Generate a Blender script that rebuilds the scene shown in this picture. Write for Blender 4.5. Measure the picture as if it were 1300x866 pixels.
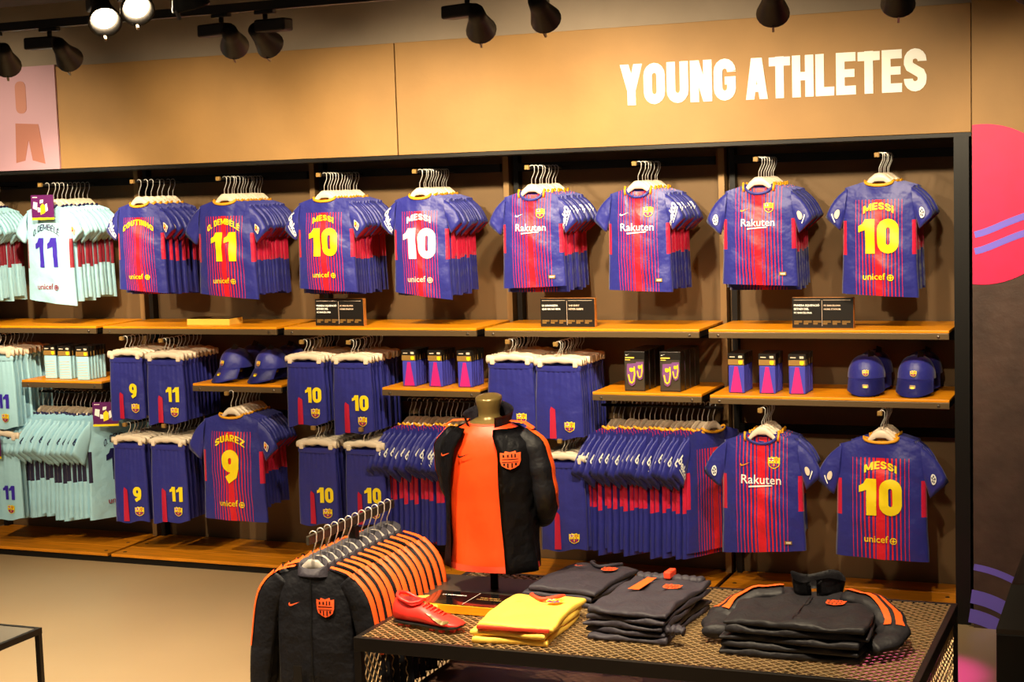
import bpy, bmesh, math, random
from mathutils import Vector, Matrix
random.seed(7)
for o in list(bpy.data.objects): bpy.data.objects.remove(o)
SC = bpy.context.scene
COL = SC.collection
PI = math.pi

# ------------------------------------------------------------------ camera
CAM_LOC = Vector((0.0, -7.0, 1.97))
YAW, PITCH, ROLL, FPX = .3922, .0985, -.03225, 2033.5
def cam_basis():
    cy, sy, cp, sp = math.cos(YAW), math.sin(YAW), math.cos(PITCH), math.sin(PITCH)
    fwd = Vector((-sy*cp, cy*cp, -sp)); right = Vector((cy, sy, 0)); up = right.cross(fwd)
    cr, sr = math.cos(ROLL), math.sin(ROLL)
    return right*cr + up*sr, up*cr - right*sr, fwd
_r, _u, _f = cam_basis()
cd = bpy.data.cameras.new('camera'); cd.sensor_width = 36; cd.lens = 36*FPX/1300; cd.clip_start = .05
cam = bpy.data.objects.new('camera', cd); COL.objects.link(cam)
cam.matrix_world = Matrix(((_r.x, _u.x, -_f.x, CAM_LOC.x), (_r.y, _u.y, -_f.y, CAM_LOC.y), (_r.z, _u.z, -_f.z, CAM_LOC.z), (0, 0, 0, 1)))
SC.camera = cam
# ------------------------------------------------------------------ world / exposure
w = bpy.data.worlds.new('world'); SC.world = w; w.use_nodes = True
bg = w.node_tree.nodes['Background']; bg.inputs[0].default_value = (1, .84, .66, 1); bg.inputs[1].default_value = .085
vs = SC.view_settings; vs.view_transform = 'Standard'; vs.look = 'None'; vs.exposure = 0.12; vs.gamma = 1; vs.use_curve_mapping = False
WARM = (1, .81, .53)
WALL_W, TABLE_W, FLOOR_W = 128, 330, 300     # lamp powers, the lamps themselves are built with their fixtures

# ------------------------------------------------------------------ helpers
def lin(c):
    return tuple(((v/255)/12.92 if v/255 <= .04045 else ((v/255+.055)/1.055)**2.4) for v in c)
def mat(name, rgb, rough=.55, metal=0.0, bump=0.0, bscale=30, var=0.0, vscale=6, spec=.5, emit=None, estr=0, sheen=0.0, coat=0.0, stretch=None):
    m = bpy.data.materials.new(name); m.use_nodes = True
    nt = m.node_tree; b = nt.nodes['Principled BSDF']; c = lin(rgb)
    b.inputs['Base Color'].default_value = (*c, 1); b.inputs['Roughness'].default_value = rough; b.inputs['Metallic'].default_value = metal
    b.inputs['Specular IOR Level'].default_value = spec
    if sheen: b.inputs['Sheen Weight'].default_value = sheen; b.inputs['Sheen Roughness'].default_value = .5
    if coat: b.inputs['Coat Weight'].default_value = coat
    if emit: b.inputs['Emission Color'].default_value = (*lin(emit), 1); b.inputs['Emission Strength'].default_value = estr
    if bump or var:
        tc = nt.nodes.new('ShaderNodeTexCoord'); mp = nt.nodes.new('ShaderNodeMapping')
        nt.links.new(tc.outputs['Object'], mp.inputs['Vector'])
        if stretch: mp.inputs['Scale'].default_value = stretch
    if bump:
        n = nt.nodes.new('ShaderNodeTexNoise'); n.inputs['Scale'].default_value = bscale; n.inputs['Detail'].default_value = 3
        bp = nt.nodes.new('ShaderNodeBump'); bp.inputs['Strength'].default_value = bump; bp.inputs['Distance'].default_value = .02
        nt.links.new(mp.outputs[0], n.inputs['Vector']); nt.links.new(n.outputs[0], bp.inputs['Height']); nt.links.new(bp.outputs[0], b.inputs['Normal'])
    if var:
        n = nt.nodes.new('ShaderNodeTexNoise'); n.inputs['Scale'].default_value = vscale; n.inputs['Detail'].default_value = 5
        r = nt.nodes.new('ShaderNodeValToRGB')
        r.color_ramp.elements[0].position = .3; r.color_ramp.elements[0].color = (*[v*(1-var) for v in c], 1)
        r.color_ramp.elements[1].position = .7; r.color_ramp.elements[1].color = (*[min(1, v*(1+var)) for v in c], 1)
        nt.links.new(mp.outputs[0], n.inputs['Vector']); nt.links.new(n.outputs[0], r.inputs[0]); nt.links.new(r.outputs[0], b.inputs['Base Color'])
    return m
def fabric_stripe(name, base, red, stripe, back, patch, vtop=.84):
    """football shirt cloth: vertical stripes by U, side panels under the arms"""
    m = mat(name, base, rough=.44, bump=.55, bscale=11, sheen=.2)
    nt = m.node_tree; b = nt.nodes['Principled BSDF']; N = nt.nodes.new; L = nt.links.new
    uv = N('ShaderNodeUVMap'); sep = N('ShaderNodeSeparateXYZ'); L(uv.outputs[0], sep.inputs[0])
    def M(op, a, bb=None):
        n = N('ShaderNodeMath'); n.operation = op
        for i, v in enumerate((a, bb)):
            if v is None: continue
            if isinstance(v, (int, float)): n.inputs[i].default_value = v
            else: L(v, n.inputs[i])
        return n.outputs[0]
    U, V = sep.outputs[0], sep.outputs[1]
    d = M('MULTIPLY', M('ABSOLUTE', M('SUBTRACT', U, .5)), 2)
    col = None
    if stripe:
        ramp = N('ShaderNodeValToRGB'); cr = ramp.color_ramp; cr.interpolation = 'CONSTANT'
        cb, cr_ = (*lin(base), 1), (*lin(red), 1)
        stops = [(0, cr_)]; p = .095
        for rw, bw in ((.050, .030), (.040, .048), (.032, .058), (.024, .064), (.016, .070), (.009, .074)):
            stops.append((p, cb)); p += bw; stops.append((p, cr_)); p += rw
        stops.append((p, cb))
        cr.elements[0].position = 0; cr.elements[0].color = cr_
        cr.elements[1].position = stops[1][0]; cr.elements[1].color = stops[1][1]
        for pp, cc in stops[2:]:
            e = cr.elements.new(pp); e.color = cc
        L(d, ramp.inputs[0]); col = ramp.outputs[0]
        if back:
            mx = N('ShaderNodeMix'); mx.data_type = 'RGBA'; L(M('GREATER_THAN', V, vtop), mx.inputs[0]); L(col, mx.inputs[6]); mx.inputs[7].default_value = cb; col = mx.outputs[2]
    mk = M('MULTIPLY', M('GREATER_THAN', d, .86), M('MULTIPLY', M('LESS_THAN', V, .66), M('GREATER_THAN', V, .36)))
    mx = N('ShaderNodeMix'); mx.data_type = 'RGBA'; L(mk, mx.inputs[0])
    if col: L(col, mx.inputs[6])
    else: mx.inputs[6].default_value = (*lin(base), 1)
    mx.inputs[7].default_value = (*lin(patch), 1)
    L(mx.outputs[2], b.inputs['Base Color'])
    return m

BLUE = (36, 39, 134); RED = (226, 14, 38); NAVY = (24, 24, 46)
MT = {}
MT['blue'] = mat('blue_cloth', BLUE, .44, bump=.55, bscale=11, sheen=.2)
MT['blue_dark'] = mat('navy_cloth', (34, 34, 92), .6, bump=.2, bscale=14)
MT['shirt_front'] = fabric_stripe('striped_cloth_front', BLUE, RED, True, False, (205, 10, 60))
MT['shirt_back'] = fabric_stripe('striped_cloth_back', BLUE, RED, True, True, (205, 10, 60))
MT['pale_shirt'] = fabric_stripe('pale_blue_cloth', (172, 224, 244), RED, False, False, (135, 10, 40))
MT['pale_shirt_navy'] = fabric_stripe('pale_blue_cloth_navy_panel', (172, 224, 244), RED, False, False, (30, 25, 60))
MT['pale'] = mat('pale_cloth', (172, 224, 244), .55, bump=.2, bscale=14, sheen=.1)
MT['crimson'] = mat('crimson_cloth', (190, 8, 55), .6)
MT['gold'] = mat('gold_trim', (238, 165, 30), .5)
MT['yellow'] = mat('yellow_print', (255, 226, 20), .45)
MT['white'] = mat('white_print', (245, 245, 240), .5)
MT['violet_print'] = mat('violet_blue_print', (58, 38, 175), .45)
MT['navy_print'] = mat('navy_print', (25, 25, 80), .45)
MT['maroon_print'] = mat('maroon_print', (150, 45, 70), .5)
MT['orange_print'] = mat('orange_print', (255, 95, 45), .45)
MT['swoosh_black'] = mat('black_print', (14, 14, 14), .4)
MT['cream'] = mat('cream_plastic', (238, 220, 196), .35, coat=.2)
MT['frost'] = mat('frosted_plastic', (225, 205, 185), .3)
MT['grey_plastic'] = mat('grey_plastic', (168, 160, 152), .35)
MT['chrome'] = mat('chrome_wire', (232, 226, 218), .32, .55)
MT['wood'] = mat('orange_wood', (240, 150, 12), .40, var=.18, vscale=7, stretch=(1, 8, 8), bump=.05)
MT['wood_edge'] = mat('wood_edge', (190, 120, 50), .5, var=.2, vscale=10)
MT['wood_deck'] = mat('deck_wood', (222, 136, 22), .35, var=.25, vscale=5, stretch=(1, 8, 8))
MT['shelf_metal'] = mat('bronze_metal', (112, 92, 66), .42, .5)
MT['tan_metal'] = mat('tan_metal_post', (150, 118, 76), .45, .3)
MT['black_metal'] = mat('black_metal', (20, 18, 17), .45, .4)
MT['steel'] = mat('steel', (150, 140, 130), .3, 1.0)
MT['tan_board'] = mat('tan_board', (154, 116, 66), .62, var=.12, vscale=2.5, bump=.04)
MT['back_board'] = mat('back_board', (112, 86, 54), .65, var=.15, vscale=2.0, bump=.04)
MT['grey_wall'] = mat('grey_wall', (150, 134, 116), .8, var=.06)
MT['ceiling'] = mat('dark_ceiling', (46, 38, 33), .85)
MT['floor'] = mat('floor_resin', (178, 152, 116), .38, var=.05, vscale=1.2, bump=.01)
MT['brown_panel'] = mat('brown_panel', (72, 52, 44), .6, var=.25, vscale=9, bump=.15, bscale=25)
MT['pink'] = mat('pink_paint', (255, 24, 86), .55, var=.1, vscale=14)
MT['violet_paint'] = mat('violet_paint', (120, 104, 225), .55)
MT['lilac'] = mat('lilac_print', (186, 146, 160), .6)
MT['blush'] = mat('blush_print', (176, 118, 104), .6)
MT['blush2'] = mat('blush_print_dark', (165, 105, 90), .6)
MT['black_card'] = mat('black_card', (26, 23, 21), .35)
MT['purple_card'] = mat('purple_card', (92, 18, 92), .4)
MT['magenta'] = mat('magenta_cloth', (196, 24, 130), .6)
MT['sock_blue'] = mat('sock_blue', (60, 62, 180), .65)
MT['film'] = mat('clear_film_sheen', (60, 58, 80), .08, coat=1.0)
MT['brass_card'] = mat('olive_gold_card', (150, 115, 58), .4)
MT['shin_purple'] = mat('purple_guard', (130, 80, 140), .35)
MT['jacket'] = mat('black_knit', (13, 13, 20), .6, bump=.6, bscale=16, spec=.3)
MT['jacket_grey'] = mat('charcoal_knit', (52, 48, 58), .6, bump=.6, bscale=16, spec=.35)
MT['jacket_fold_lit'] = mat('black_knit_lit', (33, 31, 36), .58, bump=.6, bscale=16, spec=.35)  # black jacket knit made lighter, the light on the folded pile painted in
MT['orange'] = mat('orange_cloth', (255, 96, 30), .5, bump=.2, bscale=12)
MT['orange_red'] = mat('orange_red_cloth', (255, 70, 18), .45, bump=.2, bscale=10)
MT['lemon'] = mat('lemon_cloth', (255, 208, 84), .55, bump=.25, bscale=14)
MT['coral'] = mat('coral_cloth', (245, 70, 40), .55)
MT['shoe'] = mat('coral_shoe', (248, 52, 44), .38, coat=.2)
MT['shoe_dark'] = mat('shoe_lining', (120, 16, 20), .6)
MT['olive'] = mat('olive_lacquer', (120, 100, 56), .3, .35)
MT['mesh_metal'] = mat('mesh_metal', (168, 138, 96), .42, .45)
MT['table_frame'] = mat('table_frame', (30, 24, 21), .45, .3)
MT['brown_shelf'] = mat('brown_laminate', (74, 50, 38), .45, var=.1)
MT['plate'] = mat('grey_steel_plate', (84, 76, 64), .45, .6)
MT['stone_top'] = mat('grey_table_top', (120, 112, 100), .4, var=.08)
MT['lamp_black'] = mat('lamp_black', (26, 22, 20), .5)
MT['lamp_glow'] = mat('lamp_glow', (255, 240, 215), .5, emit=(255, 225, 180), estr=40)
MT['lamp_soft'] = mat('lamp_mouth', (255, 240, 215), .5, emit=(255, 225, 180), estr=6)
MT['gloss_black'] = mat('gloss_black', (18, 15, 16), .08, coat=.6)
MT['box_brown'] = mat('dark_brown_box', (42, 34, 26), .55)

def mesh_of(name, bm, mats, smooth=True):
    me = bpy.data.meshes.new(name); bm.to_mesh(me); bm.free()
    for m in (mats if isinstance(mats, (list, tuple)) else [mats]):
        me.materials.append(MT[m] if isinstance(m, str) else m)
    if smooth:
        me.polygons.foreach_set('use_smooth', [True]*len(me.polygons))
    return me
def obj(name, me, parent=None, loc=(0, 0, 0), rot=(0, 0, 0)):
    o = bpy.data.objects.new(name, me); COL.objects.link(o)
    if parent: o.parent = parent
    o.location = loc; o.rotation_euler = rot
    return o
def tag(o, label, cat, group=None):
    o['label'] = label; o['category'] = cat
    if group: o['group'] = group
    return o
def thing(name, label, cat, loc=(0, 0, 0), rz=0.0, group=None, sc=1.0, rot=None):
    o = bpy.data.objects.new(name, None); COL.objects.link(o); o.empty_display_size = .05
    o.location = loc; o.rotation_euler = rot or (0, 0, rz); o.scale = (sc, sc, sc)
    return tag(o, label, cat, group)
def struct(name, me, parent=None):
    o = obj(name, me, parent)
    if parent is None: o['kind'] = 'structure'
    return o
def place(tpl, root):
    """tpl: list of (name, mesh, [sub parts]) or with location"""
    for t in tpl:
        o = obj(t[0], t[1], root)
        for s in (t[2] if len(t) > 2 else ()):
            obj(s[0], s[1], o)
    return root
def bx(bm, x0, x1, y0, y1, z0, z1, mi=0, bev=0.0):
    r = bmesh.ops.create_cube(bm, size=1)
    vs_ = r['verts']
    for v in vs_:
        v.co = Vector(((x0+x1)/2+v.co.x*(x1-x0), (y0+y1)/2+v.co.y*(y1-y0), (z0+z1)/2+v.co.z*(z1-z0)))
    fs = {f for v in vs_ for f in v.link_faces}
    for f in fs: f.material_index = mi
    if bev:
        es = list({e for v in vs_ for e in v.link_edges})
        r2 = bmesh.ops.bevel(bm, geom=es, offset=bev, segments=2, affect='EDGES', profile=.5)
        for f in r2['faces']: f.material_index = mi
def box_mesh(name, x0, x1, y0, y1, z0, z1, m, bev=0.0):
    bm = bmesh.new(); bx(bm, x0, x1, y0, y1, z0, z1, 0, bev); return mesh_of(name, bm, m, False)
def boxes_mesh(name, lst, mats):
    bm = bmesh.new()
    for l in lst: bx(bm, *l[:6], l[6] if len(l) > 6 else 0)
    return mesh_of(name, bm, mats, False)
def loft(bm, rings, close=True, cap0=False, cap1=False, mi=0, uvs=None):
    V = [[bm.verts.new(p) for p in r] for r in rings]
    fs = []
    for a, b in zip(V[:-1], V[1:]):
        n = len(a)
        for i in range(n if close else n-1):
            j = (i+1) % n
            try: f = bm.faces.new((a[i], a[j], b[j], b[i])); f.material_index = mi; fs.append(f)
            except ValueError: pass
    if cap0: f = bm.faces.new(V[0][::-1]); f.material_index = mi
    if cap1: f = bm.faces.new(V[-1]); f.material_index = mi
    return V
def frames(path, ref):
    out = []; n = len(path)
    for i in range(n):
        t = (path[min(n-1, i+1)]-path[max(0, i-1)]).normalized()
        r = ref-t*ref.dot(t)
        if r.length < 1e-4: r = t.orthogonal()
        r.normalize(); out.append((r, t.cross(r)))
    return out
def tube(bm, path, rad, n=8, ref=(0, 0, 1), angs=None, caps=False, mi=0, flat=1.0):
    path = [Vector(p) for p in path]; fr = frames(path, Vector(ref))
    rr = rad if isinstance(rad, (list, tuple)) else [rad]*len(path)
    aa = angs or [2*PI*k/n for k in range(n)]
    rings = [[p+a*(r*math.cos(t))+b*(r*flat*math.sin(t)) for t in aa] for p, (a, b), r in zip(path, fr, rr)]
    loft(bm, rings, close=angs is None, cap0=caps and angs is None, cap1=caps and angs is None, mi=mi)
def spline(pts, k=6):
    P = [Vector(p) for p in pts]; out = []
    for i in range(len(P)-1):
        p0, p1, p2, p3 = P[max(0, i-1)], P[i], P[i+1], P[min(len(P)-1, i+2)]
        for j in range(k):
            t = j/k
            out.append(.5*((2*p1)+(p2-p0)*t+(2*p0-5*p1+4*p2-p3)*t*t+(3*p1-p0-3*p2+p3)*t**3))
    out.append(P[-1]); return out
def interp(tab, x):
    if x <= tab[0][0]: return tab[0][1:]
    for a, b in zip(tab[:-1], tab[1:]):
        if x <= b[0]:
            t = (x-a[0])/(b[0]-a[0]); t = t*t*(3-2*t)
            return [p+(q-p)*t for p, q in zip(a[1:], b[1:])]
    return tab[-1][1:]

# ------------------------------------------------------------------ flat shapes: lettering, crests, marks (2-D lists of polygons)
def rr(x0, y0, x1, y1, r, n=4):
    pts = []
    for cx, cy, a0 in ((x1-r, y1-r, 0), (x0+r, y1-r, PI/2), (x0+r, y0+r, PI), (x1-r, y0+r, 1.5*PI)):
        for k in range(n+1):
            a = a0+PI/2*k/n; pts.append((cx+r*math.cos(a), cy+r*math.sin(a)))
    return pts
def ribbon(pts, t, closed=False):
    q_ = [pts[0]]
    for p in pts[1:]:
        if math.hypot(p[0]-q_[-1][0], p[1]-q_[-1][1]) > 1e-5: q_.append(p)
    if closed and math.hypot(q_[0][0]-q_[-1][0], q_[0][1]-q_[-1][1]) < 1e-5: q_.pop()
    pts = q_; n = len(pts); L = []; R = []
    for i in range(n):
        p = Vector(pts[i]); a = Vector(pts[i-1]) if (i or closed) else None; b = Vector(pts[(i+1) % n]) if (i < n-1 or closed) else None
        d1 = (p-a).normalized() if a is not None else None; d2 = (b-p).normalized() if b is not None else None
        if d1 is None: d1 = d2
        if d2 is None: d2 = d1
        nn = Vector((-(d1.y+d2.y), d1.x+d2.x)); nn = nn.normalized() if nn.length > 1e-6 else Vector((-d1.y, d1.x))
        k = min(2.0, 1/max(.3, nn.dot(Vector((-d1.y, d1.x)))))
        L.append(p+nn*(t/2*k)); R.append(p-nn*(t/2*k))
    polys = []
    for i in range(n if closed else n-1):
        j = (i+1) % n
        polys.append([tuple(L[i]), tuple(R[i]), tuple(R[j]), tuple(L[j])])
    return polys
def seg(p, q, t):
    dx, dy = q[0]-p[0], q[1]-p[1]; ln = math.hypot(dx, dy)
    if abs(dy) > abs(dx)*.45:
        h = t/2*ln/abs(dy); return [[(p[0]-h, p[1]), (p[0]+h, p[1]), (q[0]+h, q[1]), (q[0]-h, q[1])]]
    h = t/2*ln/abs(dx); return [[(p[0], p[1]-h), (q[0], q[1]-h), (q[0], q[1]+h), (p[0], p[1]+h)]]
def glyph(ch, t=.24, wd=.62):
    """bold condensed capitals, height 1; returns polygons and advance width"""
    W_, a, r = wd, t/2, wd*.36
    x0, x1, y0, y1 = a, W_-a, a, 1-a
    r = min(r, (x1-x0)/2)
    P = []
    S = lambda p, q, tt=t: P.extend(seg(p, q, tt))
    def arc(cx, cy, rx, ry, a0, a1, n=8):
        return [(cx+rx*math.cos(math.radians(a0+(a1-a0)*k/n)), cy+ry*math.sin(math.radians(a0+(a1-a0)*k/n))) for k in range(n+1)]
    if ch in 'OÓ0Q': P += ribbon(rr(x0, y0, x1, y1, r), t, True)
    elif ch == 'U': P += ribbon([(x0, 1)]+arc(W_/2, y0+r, (x1-x0)/2, r, 180, 360)+[(x1, 1)], t)
    elif ch == 'Y': S((W_/2, 0), (W_/2, .5)); S((W_/2, .36), (a*.9, 1)); S((W_/2, .36), (W_-a*.9, 1))
    elif ch == 'N': S((x0, 0), (x0, 1)); S((x1, 0), (x1, 1)); S((x0+.02, 1), (x1-.02, 0), t*.85)
    elif ch == 'G': P += ribbon(arc(W_/2, y1-r, (x1-x0)/2, r, 0, 180)[0:1]+arc(W_/2, y1-r, (x1-x0)/2, r, 0, 180)+arc(W_/2, y0+r, (x1-x0)/2, r, 180, 360)+[(x1, .5)], t); S((W_*.5, .5-a*.2), (W_, .5-a*.2), t*.8); P += seg((x1, .68), (x1, y1-r), t)
    elif ch == 'C': P += ribbon([(x1, .66)]+arc(W_/2, y1-r, (x1-x0)/2, r, 0, 180)+arc(W_/2, y0+r, (x1-x0)/2, r, 180, 360)+[(x1, .34)], t)
    elif ch in 'AÁ': S((a*.9, 0), (W_/2-a*.3, 1)); S((W_-a*.9, 0), (W_/2+a*.3, 1)); S((W_*.25, .27), (W_*.75, .27), t*.75)
    elif ch == 'T': S((W_/2, 0), (W_/2, 1)); S((0, y1), (W_, y1), t*.9)
    elif ch == 'H': S((x0, 0), (x0, 1)); S((x1, 0), (x1, 1)); S((x0, .5), (x1, .5), t*.85)
    elif ch == 'L': W_ = wd*.86; S((a, 0), (a, 1)); S((a, y0*.9), (W_, y0*.9), t*.9)
    elif ch in 'EÉ': W_ = wd*.9; S((a, 0), (a, 1)); S((a, y0*.9), (W_, y0*.9), t*.9); S((a, .51), (W_*.94, .51), t*.8); S((a, 1-y0*.9), (W_, 1-y0*.9), t*.9)
    elif ch == 'S': P += ribbon([(x1, .70)]+arc(W_/2, y1-r*.9, (x1-x0)/2, r*.9, 0, 180)+[(x0, .66), (x0+.04, .58), (x1-.04, .42), (x1, .34)]+arc(W_/2, y0+r*.9, (x1-x0)/2, r*.9, 360, 180)+[(x0, .30)], t)
    elif ch == 'M': W_ = wd*1.5; S((a, 0), (a, 1)); S((W_-a, 0), (W_-a, 1)); S((a*1.2, 1), (W_/2, .12), t*.85); S((W_-a*1.2, 1), (W_/2, .12), t*.85)
    elif ch == 'I': W_ = t; S((a, 0), (a, 1))
    elif ch == 'D': P += ribbon([(x0, y0), (x0, y1), (x1-r, y1)]+arc(x1-r, y1-r, r, r, 90, 0, 4)+arc(x1-r, y0+r, r, r, 0, -90, 4), t, True)
    elif ch == 'B':
        S((x0, 0), (x0, 1)); P += ribbon([(x0, y1), (x1-.12, y1), (x1-.03, y1-.1), (x1-.03, .6), (x1-.1, .52), (x0, .52)], t*.85); P += ribbon([(x0, .52), (x1-.1, .52), (x1, .42), (x1, y0+.1), (x1-.1, y0), (x0, y0)], t*.85)
    elif ch == 'R': S((x0, 0), (x0, 1)); P += ribbon([(x0, y1), (x1-.1, y1), (x1, y1-.1), (x1, .58), (x1-.1, .48), (x0, .48)], t*.9); S((W_*.5, .45), (x1, 0))
    elif ch == 'Z': S((0, y0*.9), (W_, y0*.9), t*.9); S((0, 1-y0*.9), (W_, 1-y0*.9), t*.9); S((a, .12), (W_-a, .88))
    elif ch == '1': W_ = wd*.78; S((W_-a*1.1, 0), (W_-a*1.1, 1), t*1.1); P += [[(0, .80), (0, .62), (W_-a, .74), (W_-a, 1), (W_*.42, 1), (W_*.25, .86)]]
    elif ch == '9': P += ribbon(rr(x0, .43, x1, y1, min(r, .2)), t, True); P += ribbon([(x1, .7), (x1, .45), (x1-.06, .22), (x0+.06, y0*.5)], t)
    elif ch == '.': W_ = t; P += [[(0, 0), (t, 0), (t, t), (0, t)]]
    elif ch == ' ': W_ = .22
    if ch in 'ÁÉÓ': P += [[(W_*.4, 1.06), (W_*.62, 1.06), (W_*.78, 1.24), (W_*.52, 1.24)]]
    return P, W_
def word(s, h=1.0, t=.24, wd=.62, gap=.07, width=None, arch=0.0):
    """list of (polygons) centred on x, baseline 0"""
    x = 0; out = []
    for ch in s:
        P, w_ = glyph(ch, t, wd); out += [[(px+x, py) for px, py in poly] for poly in P]; x += w_+gap
    x -= gap; sx = (width/x) if width else h
    res = []
    for poly in out:
        res.append([((px-x/2)*sx, py*h-arch*((px-x/2)*sx)**2) for px, py in poly])
    return res
TXT = {}
def prep_texts(lst):
    tmp = []
    for s, off in lst:
        cu = bpy.data.curves.new('t', 'FONT'); cu.body = s; cu.size = 1; cu.offset = off; cu.resolution_u = 2
        o = bpy.data.objects.new('t', cu); COL.objects.link(o); tmp.append((s, o, cu))
    bpy.context.view_layer.update(); dg = bpy.context.evaluated_depsgraph_get()
    for s, o, cu in tmp:
        me = bpy.data.meshes.new_from_object(o.evaluated_get(dg))
        xs = [v.co.x for v in me.vertices]; x0, x1 = min(xs), max(xs)
        TXT[s] = ([[((me.vertices[i].co.x-(x0+x1)/2)/(x1-x0), me.vertices[i].co.y/(x1-x0)) for i in p.vertices] for p in me.polygons])
        bpy.data.objects.remove(o); bpy.data.curves.remove(cu); bpy.data.meshes.remove(me)
prep_texts([('Rakuten', .009), ('unicef', .012), ('beko', .03), ('PRIMERA EQUIPACIÓ', .03), ('ESTADI DEL', .03), ('FC BARCELONA', .03), ('HOME STADIUM', .03),
            ('LA SAMARRETA', .03), ('QUE MAI NO MOR', .03), ('THE SHIRT', .03), ('NEVER SLEEPS', .03), ('FCB', .04)])
def text(s, width): return [[(x*width, y*width) for x, y in p] for p in TXT[s]]
def shift(polys, dx, dy, s=1.0): return [[(x*s+dx, y*s+dy) for x, y in p] for p in polys]
SWOOSH = [[(-.5, -.02), (-.48, -.13), (-.36, -.17), (-.2, -.13), (.5, .2), (-.1, 0), (-.3, -.05), (-.4, -.02), (-.38, .1), (-.46, .05)]]
def disc(cx, cy, r, n=14, ry=None): return [[(cx+r*math.cos(2*PI*k/n), cy+(ry or r)*math.sin(2*PI*k/n)) for k in range(n)]]
SHIELD = [(-.5, .42), (-.30, .38), (-.24, .5), (0, .42), (.24, .5), (.30, .38), (.5, .42), (.46, .12), (.5, -.05), (.42, -.3), (.2, -.45), (0, -.52), (-.2, -.45), (-.42, -.3), (-.5, -.05), (-.46, .12)]
def crest_layers(h, mono=None):
    """[(polys, material, lift)] coordinates centred, height h"""
    s = h
    def q(x0, y0, x1, y1): return [[(x0, y0), (x1, y0), (x1, y1), (x0, y1)]]
    if mono:
        L = [([SHIELD], mono, 0)]
        dk = q(-.36, .3, -.27, .16)+q(-.14, .3, -.05, .16)+q(.06, .34, .13, .14)+q(.22, .34, .29, .14)+q(-.4, .06, .4, .02)+q(-.4, -.1, .4, -.13)
        dk += q(-.33, -.17, -.24, -.3)+q(-.14, -.17, -.07, -.42)+q(.07, -.17, .14, -.42)+q(.24, -.17, .33, -.3)
        L.append((dk, 'swoosh_black', 1))
    else:
        L = [([SHIELD], 'yellow', 0)]
        L.append((q(-.4, .13, -.04, .36), 'white', 1)); L.append((q(-.26, .13, -.18, .36)+q(-.4, .22, -.04, .29), 'crimson', 2))
        L.append((q(.06, .13, .12, .37)+q(.18, .13, .24, .37)+q(.3, .13, .36, .35), 'crimson', 1))
        L.append((q(-.36, .02, -.3, .1)+q(-.1, .0, -.02, .1)+q(.14, .0, .24, .1), 'crimson', 1))
        bot = [[(-.42, -.06), (.42, -.06), (.36, -.27), (.16, -.4), (0, -.45), (-.16, -.4), (-.36, -.27)]]
        L.append((bot, 'blue', 1)); L.append((q(-.28, -.34, -.16, -.07)+q(-.06, -.43, .06, -.07)+q(.16, -.34, .28, -.07), 'crimson', 2)); L.append((disc(0, -.2, .1, 10), 'gold', 3))
    return [([[(x*s, y*s) for x, y in p] for p in polys], m, k) for polys, m, k in L]
def decal(name, layers, fn, cx=0, cz=0, maxlen=.016, lift=.0048, step=.0006):
    """layers: [(polys, mat, level)] mapped with fn(x,z)->Vector on the garment; one mesh"""
    bm = bmesh.new(); mats = []
    for polys, m, lev in layers:
        if m not in mats: mats.append(m)
        b2 = bmesh.new()
        for pi_, p in enumerate(polys):
            try: b2.faces.new([b2.verts.new((x+cx, .00003*(pi_ % 12), z+cz)) for x, z in p])
            except ValueError: pass
        bmesh.ops.triangulate(b2, faces=b2.faces[:])
        for _ in range(4):
            es = [e for e in b2.edges if e.calc_length() > maxlen]
            if not es: break
            bmesh.ops.subdivide_edges(b2, edges=es, cuts=1); bmesh.ops.triangulate(b2, faces=b2.faces[:])
        mp = {}
        for v in b2.verts:
            mp[v] = bm.verts.new(fn(v.co.x, v.co.z, lift+step*lev+v.co.y))
        for f in b2.faces:
            try:
                g = bm.faces.new([mp[v] for v in f.verts]); g.material_index = mats.index(m)
            except ValueError: pass
        b2.free()
    return mesh_of(name, bm, mats, False)
def solid_polys(name, polys, m, th, axis='y'):
    """extruded 2-D polygons (x,z) facing -y"""
    bm = bmesh.new()
    for pi_, p in enumerate(polys):
        a = [bm.verts.new((x, -th-.00012*(pi_ % 9), z)) for x, z in p]; b = [bm.verts.new((x, 0, z)) for x, z in p]
        try:
            bm.faces.new(a); bm.faces.new(b[::-1])
            for i in range(len(p)): bm.faces.new((a[i], b[i], b[(i+1) % len(p)], a[(i+1) % len(p)]))
        except ValueError: pass
    bmesh.ops.recalc_face_normals(bm, faces=bm.faces[:])
    return mesh_of(name, bm, m, False)

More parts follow.
